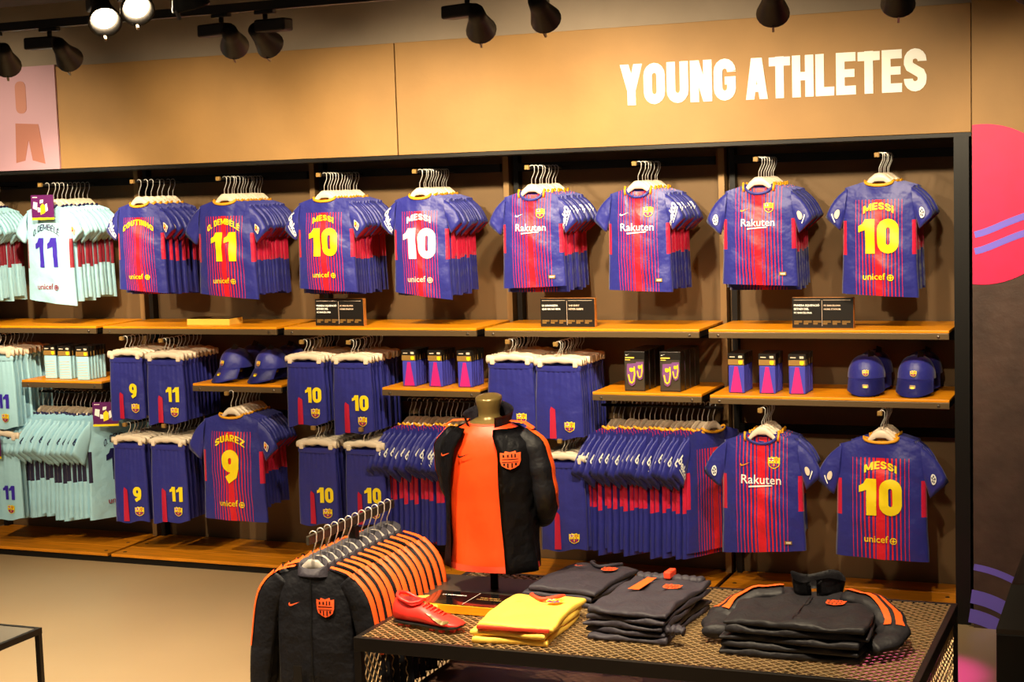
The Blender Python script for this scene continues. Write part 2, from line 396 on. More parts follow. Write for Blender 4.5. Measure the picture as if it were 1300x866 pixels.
# ------------------------------------------------------------------ garments
HANG = .125      # hook top to collar
def hanger_tpl(kind='cream', wd=.27, hook_h=.125, tilt=0):
    bm = bmesh.new()
    prof = [(-.5, -.36), (-.3, -.14), (-.16, .08), (-.07, .16), (0, .175), (.07, .16), (.16, .08), (.3, -.14), (.5, -.36)]
    rings = []
    for x, z in prof:
        cx, cz = x*wd, -hook_h+z*wd*.9
        hh = .02-.012*abs(x)*2
        rings.append([Vector((cx, .008*(1-1.5*abs(x))*math.cos(a), cz-hh+hh*math.sin(a))) for a in [2*PI*k/8 for k in range(8)]])
    loft(bm, rings, cap0=True, cap1=True)
    bmesh.ops.recalc_face_normals(bm, faces=bm.faces[:])
    hm = mesh_of('hanger', bm, kind)
    bm = bmesh.new()
    top = -hook_h+.155*wd
    pth = [(0, 0, top-.012), (0, 0, top+.012), (.004, 0, top+.02)]
    rad = .013
    c = Vector((.004, 0, -rad+.004))
    pth = [(0, 0, top-.012), (0, 0, top*.75), (rad*.9+.004, 0, -.028)]+[(c.x+rad*math.cos(a), 0, c.z+rad*math.sin(a)) for a in [math.radians(-20+200*k/8) for k in range(9)]]
    tube(bm, pth, .0021, 6, ref=(0, 1, 0), caps=True)
    return [('hanger', hm, [('hook', mesh_of('hook', bm, 'chrome'))])]
HANGER = hanger_tpl(); HANGER_GREY = hanger_tpl('grey_plastic', .26, .095); HANGER_FROST = hanger_tpl('cream', .25, .125)

def shirt_geo(W, H, neck='back', th=.012, bulge=0.0, wr=0.0, tilt=0.0, seed=0, nu=24, nv=20):
    """returns dict with body mesh builder data; hook at z=0, collar at -HANG"""
    rnd = random.Random(seed); ph = [rnd.uniform(0, 6.28) for _ in range(6)]
    zt = -HANG+.006; hem = -HANG-H; hw = W/2; hs = .455*W; nk = .19*W
    dipf = .020 if neck == 'back' else .042; dipb = .012
    def hwid(s): return interp([(0, hw*1.02), (.35, hw*.985), (.66, hw*.97), (.85, hw*.95), (1, hs)], s)[0]
    def top(x, dip):
        ax = abs(x)
        if ax < nk: return zt-dip*math.sqrt(max(0, 1-(ax/nk)**2))
        return zt-(ax-nk)*.30
    def wrk(x, z, s):
        a = math.sin(x*42+2.2*math.sin(z*8+ph[0])+ph[1])*(1-s)**.8*.7
        b = math.sin((math.sqrt(x*x+.0006)*26+z*36)+ph[2]+1.2*math.tanh(x*30))*.55*min(1, s*1.3)
        c = math.sin(x*15-z*17+ph[3])*.5+.35*math.sin(x*31+z*52+ph[4])
        return wr*(a+b+c)
    def ysurf(u, x, z, s, side):
        e = max(0, 1-u*u); t = th*e**.45*(1-.75*s**8)
        y = t
        if side < 0: y += bulge*e*math.sin(PI*(.12+.8*s))*(1-s**6)
        y += max(0, 1-(x/nk)**2)*.018*s**10
        y += wrk(x, z, s)*e**.5*(1 if side < 0 else .5)*(1-s**8)
        return side*max(.0005 if e > 0 else 0, y)
    def grid(side, dip):
        rows = []
        for j in range(nv+1):
            s = j/nv; row = []
            for i in range(nu+1):
                u = -1+2*i/nu; x = u*hwid(s); tp = top(x, dip)
                z = hem+(tp-hem)*s+tilt*u*(1-s)
                y = 0 if i in (0, nu) else ysurf(u, x, z, s, side)
                row.append((x, y, z))
            rows.append(row)
        return rows
    def fy(x, z, lift=.0025):
        s = max(0, min(1, (z-hem)/(zt-hem)))
        u = max(-.98, min(.98, x/hwid(s)))
        ss = max(0, min(1, (z-hem-tilt*u*(1-s))/(top(x, dipf)-hem)))
        return Vector((x, ysurf(u, x, z, ss, -1)-lift, z))
    return dict(W=W, H=H, zt=zt, hem=hem, hw=hw, hs=hs, nk=nk, dipf=dipf, dipb=dipb, grid=grid, fy=fy, th=th, neck=neck, wrk=wrk)
def body_mesh(g, m, back_m=None):
    bm = bmesh.new(); uvl = bm.loops.layers.uv.new('UVMap')
    for side, dip in ((-1, g['dipf']), (1, g['dipb'])):
        rows = g['grid'](side, dip); V = [[bm.verts.new(p) for p in r] for r in rows]
        for a, b in zip(V[:-1], V[1:]):
            for i in range(len(a)-1):
                vv = (a[i], a[i+1], b[i+1], b[i]) if side < 0 else (a[i+1], a[i], b[i], b[i+1])
                f = bm.faces.new(vv)
                for l in f.loops:
                    l[uvl].uv = (l.vert.co.x/g['W']+.5, (l.vert.co.z-g['hem'])/(g['zt']-g['hem']))
    bmesh.ops.remove_doubles(bm, verts=bm.verts[:], dist=.0002)
    return mesh_of('body', bm, m)
def sleeve_fn(g, sx, drop=.0, out=.0):
    k = g['W']/.32
    A = Vector((g['hs']-.012, 0, g['zt']-(g['hs']-g['nk'])*.30)); D = Vector((g['hw']*.93, 0, A.z-.125*k))
    B = Vector((g['hw']+(.070+out)*k, 0, A.z-(.122+drop)*k)); C = Vector((g['hw']+(.006+out*.6)*k, 0, A.z-(.182+drop)*k))
    def pt(r, q, ang=None):
        T = A.lerp(B, r)+Vector((.010, 0, .010))*math.sin(PI*r)*k; P = D.lerp(C, r)
        c = (T+P)/2; h = (T-P)/2; ty = g['th']*(.9+.5*r)
        return c, h, ty
    return pt
def sleeve_mesh(g, sx, m, cuff='crimson', drop=0, out=0):
    pt = sleeve_fn(g, sx, drop, out); bm = bmesh.new(); rings = []
    for j in range(7):
        r = j/6; c, h, ty = pt(r, 0)
        rings.append([Vector((sx*(c.x+h.x*math.cos(a)), ty*math.sin(a)*(1+.15*math.sin(3*a+r*4)), c.z+h.z*math.cos(a))) for a in [2*PI*k/14 for k in range(14)]])
    V = loft(bm, rings)
    c, h, ty = pt(.93, 0)
    inn = [bm.verts.new((sx*(c.x+h.x*.9*math.cos(a)), ty*.8*math.sin(a), c.z+h.z*.9*math.cos(a))) for a in [2*PI*k/14 for k in range(14)]]
    for i in range(14):
        f = bm.faces.new((V[-1][i], V[-1][(i+1) % 14], inn[(i+1) % 14], inn[i])); f.material_index = 1
    f = bm.faces.new(inn); f.material_index = 1
    bmesh.ops.recalc_face_normals(bm, faces=bm.faces[:])
    return mesh_of('sleeve', bm, [m, cuff])
def sleeve_decal(name, g, sx, layers, r0=.62, rot=0.0, drop=0, out=0, back=False):
    """layers in local sleeve coords: x outward along the sleeve, z along the cuff axis"""
    pt = sleeve_fn(g, sx, drop, out)
    def fn(x, z, lift):
        c0, h0, _ = pt(r0, 0); hl = h0.length
        c1, _, _ = pt(1, 0); cA, _, _ = pt(0, 0); ax = (c1-cA); L = ax.length
        r = r0+(-z)/L; c, h, ty = pt(min(1, max(0, r)), 0)
        q = max(-.95, min(.95, (x*sx)/h.length)); p = c+h*q
        return Vector((sx*p.x, (-1 if not back else 1)*(ty*math.sqrt(1-q*q)*1.12+lift), p.z))
    ca, sa = math.cos(rot), math.sin(rot)
    lay = [([[(x*ca-z*sa, x*sa+z*ca) for x, z in p] for p in polys], m, k) for polys, m, k in layers]
    return decal(name, lay, fn, 0, 0, .012, .0035)
def collar_mesh(g, m, r=.0055):
    bm = bmesh.new(); pts = []
    n = 28
    for i in range(n):
        t = 2*PI*i/n; c, s_ = math.cos(t), math.sin(t)
        dip = g['dipf'] if s_ < 0 else g['dipb']
        pts.append(Vector((g['nk']*1.02*c, .020*s_+(-.004 if s_ < 0 else .002), g['zt']+.002-dip*abs(s_))))
    rings = []
    for i in range(n):
        t = (pts[(i+1) % n]-pts[i-1]).normalized(); up = Vector((0, 0, 1)); up = (up-t*up.dot(t)).normalized(); sd = t.cross(up)
        rings.append([pts[i]+up*(r*1.25*math.cos(a))+sd*(r*.6*math.sin(a)) for a in [2*PI*k/6 for k in range(6)]])
    rings.append(rings[0]); loft(bm, rings); bmesh.ops.remove_doubles(bm, verts=bm.verts[:], dist=1e-5)
    return mesh_of('collar', bm, m)
def badge_layers(kind):
    if kind == 'star':
        L = [(disc(0, 0, .019, 14), 'white', 0)]
        st = [disc(.010*math.cos(a), .010*math.sin(a), .0048, 5)[0] for a in [k*2*PI/5+.3 for k in range(5)]]+disc(0, 0, .0035, 5)
        return L+[(st, 'navy_print', 1)]
    if kind == 'league':
        return [([rr(-.015, -.021, .015, .021, .006, 2)], 'cream', 0), (disc(0, .006, .011, 12), 'coral', 1), (disc(.001, .008, .006, 8), 'yellow', 2), (disc(-.004, .004, .004, 6), 'navy_print', 3), ([[(-.01, -.016), (.01, -.016), (.01, -.011), (-.01, -.011)]], 'navy_print', 1)]
    if kind == 'sponsor':
        return [(text('beko', .098), 'white', 0), ([[(-.02, -.014), (.045, -.008), (.045, -.004), (-.02, -.009)]], 'white', 0)]
    if kind == 'sponsor_navy':
        return [(text('beko', .085), 'navy_print', 0), ([[(-.02, -.014), (.045, -.008), (.045, -.004), (-.02, -.009)]], 'navy_print', 0)]
    if kind == 'respect':
        return [(disc(0, .012, .015, 12, .02), 'cream', 0), ([[(-.017, -.02), (.017, -.02), (.017, -.014), (-.017, -.014)]], 'white', 0)]
SHIRT_CACHE = {}
def shirt_tpl(W, H, cloth, neck, collar, sleeve_m, cuff, th=.012, bulge=0, wr=0, tilt=0, seed=0, badgeR=None, badgeL=None, hanger=None, prints=None, drop=0, out=0, nu=24, nv=20):
    g = shirt_geo(W, H, neck, th, bulge, wr, tilt, seed, nu, nv)
    sr = []; sl = []
    if badgeR: sr.append(('sleeve_badge', sleeve_decal('sleeve_badge', g, 1, badge_layers(badgeR), .60, 0.15 if 'sponsor' in badgeR else .3, drop, out)))
    if badgeL: sl.append(('sleeve_badge', sleeve_decal('sleeve_badge', g, -1, badge_layers(badgeL), .66, -.15 if 'sponsor' in badgeL else -.3, drop, out)))
    tpl = [('body', body_mesh(g, cloth), []), ('sleeve', sleeve_mesh(g, -1, sleeve_m, cuff, drop, out), sl), ('sleeve', sleeve_mesh(g, 1, sleeve_m, cuff, drop, out), sr),
           ('collar', collar_mesh(g, collar), [])]
    if neck == 'front' and collar == 'blue':
        for s in (-1, 1):
            bm = bmesh.new(); x = s*g['nk']*1.06
            tube(bm, [(x-s*.002, -.012, g['zt']-.028), (x, -.014, g['zt']-.012), (x+s*.001, -.004, g['zt']+.008), (x, .008, g['zt']+.004)], .0055, 6, ref=(1, 0, 0), caps=True)
            tpl.append(('collar_tab', mesh_of('collar_tab', bm, 'gold'), []))
    tpl += (hanger or HANGER)
    if prints: tpl += prints(g)
    return tpl, g
def back_prints(name, number, num_mat, name_mat, charity_mat, num_w=None, bare=False):
    def f(g):
        k = g['H']/.49; zt = g['zt']; fy = g['fy']; out = []
        nw = min(.19, .026*len(name)*k); nw = nw if not bare else .17
        pol = word(name, .031*k, .22 if not bare else .15, .62, .09, nw, 4.2 if not bare else 5)
        out.append(('name_print', decal('name_print', [(pol, name_mat, 0)], fy, 0, zt-.122*k), []))
        nh = .150*k
        if number:
            num = word(number, nh, .245 if not bare else .15, .60 if not bare else .46, .075 if not bare else .15, None)
            out.append(('number_print', decal('number_print', [(num, num_mat, 0)], fy, 0, zt-.166*k-nh+.004), []))
        un = shift(text('unicef', .098*k), -.02, 0)
        gl = ribbon(disc(.05*k, .008, .0125*k, 12)[0], .004, True)+ribbon([(.05*k, .02), (.05*k, -.004)], .003)+ribbon([(.038*k, .008), (.062*k, .008)], .003)+disc(.05*k, .008, .006*k, 6)
        out.append(('charity_print', decal('charity_print', [(un+gl, charity_mat, 0)], fy, 0, zt-.425*k), []))
        return out
    return f
def front_prints(sw_mat='gold'):
    def f(g):
        k = g['H']/.47; zt = g['zt']; fy = g['fy']; out = []
        sp = text('Rakuten', .162*k)+[[(-.05*k, -.016*k), (.045*k, -.008*k), (.045*k, -.003*k), (-.05*k, -.009*k)]]
        out.append(('sponsor_print', decal('sponsor_print', [(sp, 'white', 0)], fy, 0, zt-.195*k), []))
        out.append(('tick_print', decal('tick_print', [([[(x*.045*k, y*.045*k) for x, y in SWOOSH[0]]], sw_mat, 0)], fy, -.063*k, zt-.118*k), []))
        out.append(('club_crest', decal('club_crest', crest_layers(.048*k), fy, .052*k, zt-.108*k), []))
        out.append(('hem_tag', decal('hem_tag', [([[(-.016, -.008), (.016, -.008), (.016, .008), (-.016, .008)]], 'brass_card', 0), ([[(-.01, -.004), (.012, -.004), (.012, .004), (-.01, .004)]], 'cream', 1)], fy, g['hw']*.62, g['hem']+.05), []))
        return out
    return f
ORD = ['first', 'second', 'third', 'fourth', 'fifth', 'sixth', 'seventh', 'eighth', 'ninth', 'tenth', 'eleventh', 'twelfth', 'thirteenth', 'fourteenth', 'fifteenth', 'sixteenth', 'seventeenth', 'eighteenth', 'nineteenth', 'twentieth', 'twenty-first']
def stack(tpl_front, tpl_rest, x, y0, z, n, dy, names, rnd, front_label, rest_label, cat, group, rzf=0.0, jitter=.04, sag=.012):
    r = thing(names, front_label, cat, (x, y0, z), rzf); place(tpl_front, r)
    for i in range(1, n):
        t = tpl_rest[rnd.randrange(len(tpl_rest))] if isinstance(tpl_rest[0], list) else tpl_rest
        o = thing(names, ORD[i]+' from the front: '+rest_label, cat, (x+rnd.uniform(-.004, .004), y0+.012+i*dy, z), rnd.uniform(-jitter, jitter)+.03, group)
        s = rnd.uniform(.985, 1.03); o.scale = (1, 1, s)
        place(t, o)

# shorts
def shorts_tpl(W, H, cloth, number=None, num_mat='yellow', th=.012, crest=True, seed=0, panel='crimson', wr=.002, drop=.115):
    rnd = random.Random(seed); ph = rnd.uniform(0, 6)
    zt = -drop; hem = zt-H; nu, nv = 28, 16
    def wid(s): return W/2*interp([(0, 1.0), (.5, .98), (.85, .93), (.93, .90), (1, .90)], s)[0]
    def ys(u, x, s, side):
        e = max(0, 1-u*u)
        y = th*e**.45*(1-.35*s)+e**.5*wr*(math.sin(u*26+ph)*s**3*1.3+math.sin(u*7+s*3+ph)*(1-s)*1.5)
        return side*y
    bm = bmesh.new()
    for side in (-1, 1):
        V = []
        for j in range(nv+1):
            s = j/nv; row = []
            for i in range(nu+1):
                u = -1+2*i/nu; x = u*wid(s)
                row.append(bm.verts.new((x, 0 if i in (0, nu) else ys(u, x, s, side), hem+(zt-hem)*s+(.006*math.sin(u*5+ph)+.008*u)*(1-s))))
            V.append(row)
        for a, b in zip(V[:-1], V[1:]):
            for i in range(nu): bm.faces.new((a[i], a[i+1], b[i+1], b[i]) if side < 0 else (a[i+1], a[i], b[i], b[i+1]))
    bmesh.ops.remove_doubles(bm, verts=bm.verts[:], dist=.0002)
    out = [('legs', mesh_of('legs', bm, cloth), [])]
    bm = bmesh.new(); rings = []
    for zz, k in ((zt-.022, 1.0), (zt-.020, 1.03), (zt-.002, 1.03), (zt+.004, 1.0)):
        rings.append([Vector((wid(.95)*k*math.cos(a), th*.95*k*math.sin(a)*(1+.12*math.sin(a*22)), zz)) for a in [2*PI*q/48 for q in range(48)]])
    loft(bm, rings); out.append(('waistband', mesh_of('waistband', bm, cloth), []))
    def fy(x, z, lift=.0025):
        s = max(0, min(1, (z-hem)/H)); u = max(-.97, min(.97, x/wid(s)))
        return Vector((x, ys(u, x, s, -1)-lift, z))
    out.append(('side_panel', decal('side_panel', [([[(-.016, 0), (.016, 0), (.012, H*.40), (-.008, H*.44), (-.013, H*.40)]], panel, 0)], fy, -.028, hem+.004), []))
    if number:
        out.append(('number_print', decal('number_print', [(word(number, .078, .23, .60, .08), num_mat, 0)], fy, .045, hem+.115), []))
    if crest: out.append(('club_crest', decal('club_crest', crest_layers(.05), fy, .055, hem+.062), []))
    # clip hanger: cream bar with four lobes and two clips
    bm = bmesh.new(); rings = []
    for i in range(25):
        t = i/24; x = (t-.5)*W*.98; r = .013+.007*abs(math.sin(t*PI*3.5+ph))
        z = zt+.020+.012*math.sin(t*PI)
        rings.append([Vector((x, .011*math.cos(a), z+r*math.sin(a))) for a in [2*PI*k/8 for k in range(8)]])
    loft(bm, rings, cap0=True, cap1=True)
    hm = mesh_of('hanger', bm, 'cream')
    subs = []
    bm = bmesh.new(); pth = [(0, 0, zt+.03), (0, 0, -.05), (.014, 0, -.028)]+[(.002+.014*math.cos(a), 0, -.010+.014*math.sin(a)) for a in [math.radians(-20+200*k/8) for k in range(9)]]
    tube(bm, pth, .0021, 6, ref=(0, 1, 0), caps=True); subs.append(('hook', mesh_of('hook', bm, 'chrome')))
    for s in (-1, 1):
        subs.append(('clip', box_mesh('clip', s*W*.36-.012, s*W*.36+.012, -.0165, .0165, zt-.004, zt+.026, 'cream', .005)))
    out.append(('hanger', hm, subs))
    return out

# track jacket (hanging)
def jacket_tpl(front=False, seed=0):
    g = shirt_geo(.29, .44, 'back', .016 if not front else .024, .012 if front else 0, .003 if front else .001, 0, seed)
    dz = HANG-.095
    out = []
    bm_body = body_mesh(g, 'jacket'); out.append(['body', bm_body, []])
    for sx in (-1, 1):
        A = Vector((sx*.118, 0, g['zt']-.03)); pth = spline([A, (sx*.168, -.004, g['zt']-.10), (sx*.195, -.008, g['zt']-.22), (sx*.212, -.012, g['zt']-.335), (sx*.222, -.012, g['zt']-.43)], 5)
        n = len(pth); rad = [interp([(0, .036), (.25, .046), (.6, .042), (1, .034)], i/(n-1))[0] for i in range(n)]
        bm = bmesh.new(); tube(bm, pth, rad, 14, ref=(0, 1, 0), caps=True, flat=1.0)
        for v in bm.verts: v.co.y *= .42
        slv = mesh_of('sleeve', bm, 'jacket')
        bm = bmesh.new(); p2 = [p.copy() for p in pth[:int(n*.66)]]
        aa = [math.radians(a) for a in ((18, 45, 80, 110, 140) if True else ())]
        tube(bm, p2, [r*1.05 for r in rad[:len(p2)]], ref=(sx*1.0, 0, .35), angs=[math.radians(a*sx) for a in (-45, -22, 0, 20, 40)])
        for v in bm.verts: v.co.y = v.co.y*.42-.002
        out.append(['sleeve', slv, [('stripe', mesh_of('stripe', bm, 'orange'))]])
        # shoulder stripe from collar to sleeve
        bm = bmesh.new()
        tube(bm, [(sx*.062, 0, g['zt']+.000), (sx*.09, 0, g['zt']-.007), (sx*.118, 0, g['zt']-.016), (sx*.145, 0, g['zt']-.035)], [.012, .014, .016, .02], ref=(0, 0, 1), angs=[math.radians(a*sx) for a in (-60, -30, 0, 48)])
        out.append(['shoulder_stripe', mesh_of('shoulder_stripe', bm, 'orange'), []])
    bm = bmesh.new(); rings = []
    for zz, k, y in ((g['zt']-.02, 1.08, 0), (g['zt']+.006, 1.0, 0), (g['zt']+.03, .95, .0), (g['zt']+.034, .9, 0), (g['zt']+.0, .9, 0)):
        rings.append([Vector((g['nk']*k*math.cos(a), .028*k*math.sin(a), zz+(.016*math.sin(a)-.012 if zz > g['zt']+.01 else 0))) for a in [2*PI*q/24 for q in range(24)]])
    loft(bm, rings); out.append(['collar', mesh_of('collar', bm, 'jacket_grey'), []])
    hg = hanger_tpl('grey_plastic', .25, HANG)
    out += [list(t) for t in hg]
    if front:
        fy = g['fy']
        out.append(['club_crest', decal('club_crest', crest_layers(.062, 'orange_print'), fy, .052, g['zt']-.115), []])
        out.append(['tick_print', decal('tick_print', [([[(x*.045, y*.045) for x, y in SWOOSH[0]]], 'orange_print', 0)], fy, -.062, g['zt']-.11), []])
        out.append(['zip', decal('zip', [([[(-.002, -.40), (.002, -.40), (.002, 0), (-.002, 0)]], 'swoosh_black', 0)], fy, 0, g['zt']-.03), []])
        tg = solid_polys('price_tag', [[(-.015, -.11), (.015, -.11), (.015, 0), (-.015, 0)]], 'black_card', .002)
        out.append(['price_tag', tg, [('tag_crest', solid_polys('tag_crest', shift([SHIELD], 0, -.085, .018), 'brass_card', .0035))], (-.05, -.05, g['hem']+.14)])
    return out
def place2(tpl, root):
    for t in tpl:
        o = obj(t[0], t[1], root, t[3] if len(t) > 3 else (0, 0, 0))
        for s in t[2]: obj(s[0], s[1], o)
#==SETTING==
# ================================================================== SETTING
struct('floor', box_mesh('floor', -9, 4, -9, .6, -.05, 0, 'floor'))
struct('ceiling', box_mesh('ceiling', -9, 4, -9, .6, 3.02, 3.1, 'ceiling'))
struct('wall_back', box_mesh('wall_back', -9, 4, .56, .66, 0, 3.02, 'grey_wall'))
struct('wall_upper', box_mesh('wall_upper', -9, .6, .03, .10, 2.655, 3.02, 'grey_wall'))
wr_ = struct('wall_right', boxes_mesh('wall_right', [(-.775, .9, -.03, .05, 0, 2.06, 0), (-.775, .9, -.03, .05, 2.06, 3.02, 1)], ['brown_panel', 'tan_board']))
# painted graphic on the right-hand wall
pl = []
cx, cz, R_ = -.735, 1.815, .335
pts = [(cx+R_*math.cos(a), cz+R_*math.sin(a)) for a in [math.radians(-97+194*k/60) for k in range(61)]]
pts = [(max(-.774, x), z) for x, z in pts]+[(-.774, cz+R_*.99), (-.774, cz-R_*.99)]
g_ = solid_polys('painted_disc', [pts], 'pink', .003); obj('painted_disc', g_, wr_, (0, -.03, 0))
for z0 in (1.690, 1.620):
    rb = ribbon([(-.765+.028*i, z0+.055*(1-math.cos(min(PI, i*.28)))+.01*math.sin(i*.5)) for i in range(15)], .028)
    obj('painted_wave', solid_polys('painted_wave', rb, 'violet_paint', .0015), wr_, (0, -.0335, 0))
for rad, t, a1 in ((.60, .028, 108), (.47, .060, 104), (.385, .060, 106)):
    ac = [(-.83+rad*.9*math.cos(math.radians(a)), -.33+rad*math.sin(math.radians(a))) for a in [84-3.2*k for k in range(10)]]
    obj('painted_arc', solid_polys('painted_arc', ribbon(ac, t), 'violet_paint', .002), wr_, (0, -.03, 0))

# header board with lettering
hb = thing('header_signboard', 'long tan header board with white capital letters above the racks', 'signboard', (-3.1, 0, 2.12))
for x0, x1 in ((-9, -3.462), (-3.456, -.782)):
    obj('board_panel', box_mesh('board_panel', x0+3.1, x1+3.1, 0, .5, 0, .535, 'tan_board', .002), hb)
obj('bottom_rail', box_mesh('bottom_rail', -5.9, 2.318, .004, .49, -.018, -.002, 'black_metal'), hb)
def place_word(s, x0, x1, z0, h):
    xs = 0; gl = []
    for ch in s:
        P, w_ = glyph(ch, .235, .60); gl.append((P, xs)); xs += w_+.055
    xs -= .055; k = (x1-x0)/xs
    for P, off in gl:
        pol = [[(x0+(px+off)*k+3.1, z0-2.12+py*h) for px, py in p] for p in P]
        obj('letter', solid_polys('letter', pol, 'white', .006), hb)
place_word('YOUNG', -2.318, -1.785, 2.302, .183)
place_word('ATHLETES', -1.738, -.962, 2.300, .180)
lp = thing('lilac_poster', 'lilac poster with blush shapes on the header board at far left', 'poster', (-5.75, 0, 2.12))
obj('print_panel', box_mesh('print_panel', -.9, .302, -.012, 0, .0, .545, 'lilac'), lp)
obj('print_shape', solid_polys('print_shape', [rr(-.02, .33, .05, .50, .03)], 'blush', .002), lp, (.06, -.012, -.03))
obj('print_shape', solid_polys('print_shape', [[(-.06, .04), (.0, .05), (.03, .16), (.05, .05), (.13, .03), (.10, .24), (-.05, .25)]], 'blush2', .002), lp, (.08, -.012, .0))
obj('print_shape', solid_polys('print_shape', [rr(-.16, .28, -.06, .46, .04)], 'orange_print', .002), lp, (-.02, -.012, -.04))

# wall bays
BAY = [-6.385, -5.28, -4.172, -3.067, -1.962, -.858]
UPZ, LOZ = 1.280, .980
words = ['leftmost, cut by the picture edge', 'second from the left', 'middle', 'fourth from the left', 'rightmost']
PEG = {}
bolt_bm = bmesh.new(); tube(bolt_bm, [(0, 0, 0), (0, -.004, 0), (0, -.005, 0)], [.006, .006, .003], 8, caps=True); BOLT = mesh_of('bolt', bolt_bm, 'steel')
def peg_mesh(L, r=.006):
    bm = bmesh.new(); tube(bm, [(0, 0, 0), (0, -L, 0)], r, 8, caps=True); return mesh_of('peg', bm, 'black_metal')
CAPM = box_mesh('peg_cap', -.011, .011, -.018, .0, -.010, .011, 'brass_card', .003)
def cross_mesh(w_): return box_mesh('crossbar', 0, w_, 0, .025, -.02, .02, 'black_metal')
pegs = {0: [(-6.12, 2.045), (-5.587, 2.045), (-5.98, 1.225), (-5.98, .765)],
        1: [(-4.998, 2.045), (-4.476, 2.045), (-5.12, 1.225), (-4.875, 1.215), (-5.13, .765), (-4.885, .765), (-4.49, .945)],
        2: [(-3.897, 2.045), (-3.371, 2.045), (-4.035, 1.215), (-3.77, 1.215), (-3.99, .78), (-3.72, .78)],
        3: [(-2.788, 2.045), (-2.263, 2.045), (-2.915, 1.225), (-2.672, 1.215), (-2.665, .755)],
        4: [(-1.701, 2.045), (-1.172, 2.045), (-1.70, .925), (-1.17, .925)]}
for i in range(5):
    x0, x1 = BAY[i], BAY[i+1]
    b = thing('display_bay', 'brown backed wall rack bay with black uprights, '+words[i], 'wall rack', ((x0+x1)/2, .5, 0), 0, 'wall rack bays')
    c = (x0+x1)/2
    obj('back_panel', box_mesh('back_panel', x0+.004-c, x1-.004-c, 0, .02, .05, 2.13, 'back_board'), b)
    obj('upright', box_mesh('upright', x0-.03-c, x0-.001-c, -.06, .0, .05, 2.12, 'tan_metal'), b)
    obj('upright', box_mesh('upright', x0+.022-c, x0+.048-c, -.05, .0, .05, 2.12, 'black_metal'), b)
    for zz in (2.045, 1.215, .765, .93):
        obj('crossbar', cross_mesh(x1-x0-.10), b, (x0+.05-c, -.05, zz))
    for (px, pz) in pegs[i]:
        p = obj('peg', peg_mesh(.47), b, (px-c, -.03, pz-.007)); obj('peg_cap', CAPM, p, (0, -.468, 0))
    if i == 4:
        obj('side_panel', box_mesh('side_panel', x1-c+.004, x1-c+.066, -.495, .055, 0, 2.12, 'black_metal'), b)
        obj('upright', box_mesh('upright', x1-c-.03, x1-c, -.06, .0, .05, 2.12, 'black_metal'), b)
# side-hung garment rails below the short shelves
for i, (x0, x1) in enumerate(((-5.94, -5.27), (-3.60, -3.06), (-2.53, -1.93))):
    r = thing('hanging_rail', ('black garment rail carrying pale blue shirts', 'black garment rail with shirts behind the mannequin', 'black garment rail right of the mannequin full of blue shirts')[i], 'rail', ((x0+x1)/2, .22, .90), 0, 'garment rails under the short shelves')
    bm = bmesh.new(); h = (x1-x0)/2; tube(bm, [(-h, 0, -.007), (h, 0, -.007)], .007, 8, caps=True); obj('rail', mesh_of('rail', bm, 'black_metal'), r)
    for s in (-.6, .6):
        obj('bracket', box_mesh('bracket', s*h-.006, s*h+.006, .007, .28, -.014, .0, 'black_metal'), r)

# shelves
def shelf(x0, x1, z, label, group, y0=.02, y1=.465):
    c = (x0+x1)/2; h = (x1-x0)/2
    s = thing('display_shelf', label, 'shelf', (c, y0, z), 0, group)
    obj('board', box_mesh('board', -h, h, .0, y1-y0, -.012, 0, 'wood', .002), s)
    obj('front_rail', box_mesh('front_rail', -h, h, -.003, .012, -.040, -.0125, 'shelf_metal', .002), s)
    for sg in (-1, 1):
        obj('side_rail', box_mesh('side_rail', sg*h-.006 if sg > 0 else -h, h if sg > 0 else -h+.006, .0125, y1-y0, -.036, -.0125, 'black_metal'), s)
        obj('bolt', BOLT, s, (sg*(h-.045), -.003, -.027))
un = ['upper orange wood shelf at far left below pale blue shirts', 'upper orange wood shelf with the flat wood block lying on it', 'upper orange wood shelf below the yellow and white number 10 shirts', 'upper orange wood shelf below the two front facing shirts in the middle', 'upper orange wood shelf at the right end of the wall']
for i in range(5): shelf(BAY[i]+.024, BAY[i+1]-.02, UPZ, un[i], 'long upper shelves')
ln = ['short wood shelf holding pale sock packs', 'short wood shelf holding two blue caps above the number 9 shirt', 'short wood shelf with sock packs behind the mannequin', 'short wood shelf holding shin guard boxes']
for i in range(4): shelf(BAY[i]+.555, BAY[i+1]-.02, LOZ, ln[i], 'short lower shelves', .04)
shelf(BAY[4]+.024, BAY[5]-.02, LOZ, 'long lower shelf with sock packs and caps at the right', None)

# base decks
dk = ['orange wood base deck at far left under pale blue clothes', 'orange wood base deck second from left', 'orange wood base deck behind the jacket rack', 'orange wood base deck behind the folded clothes', 'orange wood base deck at the right end behind the mesh table']
hole = bmesh.new(); tube(hole, [(0, 0, -.001), (0, 0, .0008)], .011, 10, ref=(1, 0, 0), caps=True); HOLE = mesh_of('hole', hole, 'swoosh_black')
for i in range(5):
    x0, x1 = BAY[i]+.012, BAY[i+1]-.012; c = (x0+x1)/2; h = (x1-x0)/2
    d = thing('base_deck', dk[i], 'deck', (c, 0, 0), 0, 'base decks along the wall')
    obj('board', box_mesh('board', -h, h, -.005, .155, .036, .052, 'wood_deck', .002), d)
    obj('board', box_mesh('board', -h, h, .158, .325, .036, .052, 'wood_deck', .002), d)
    obj('board', box_mesh('board', -h, h, .328, .49, .036, .052, 'wood_deck', .002), d)
    obj('plinth', box_mesh('plinth', -h-.012, h+.012, .012, .48, 0, .0355, 'black_metal'), d)
    for sx in (-1, 1):
        for yy in (.05, .25): obj('bolt_hole', HOLE, d, (sx*(h-.05), yy, .052))

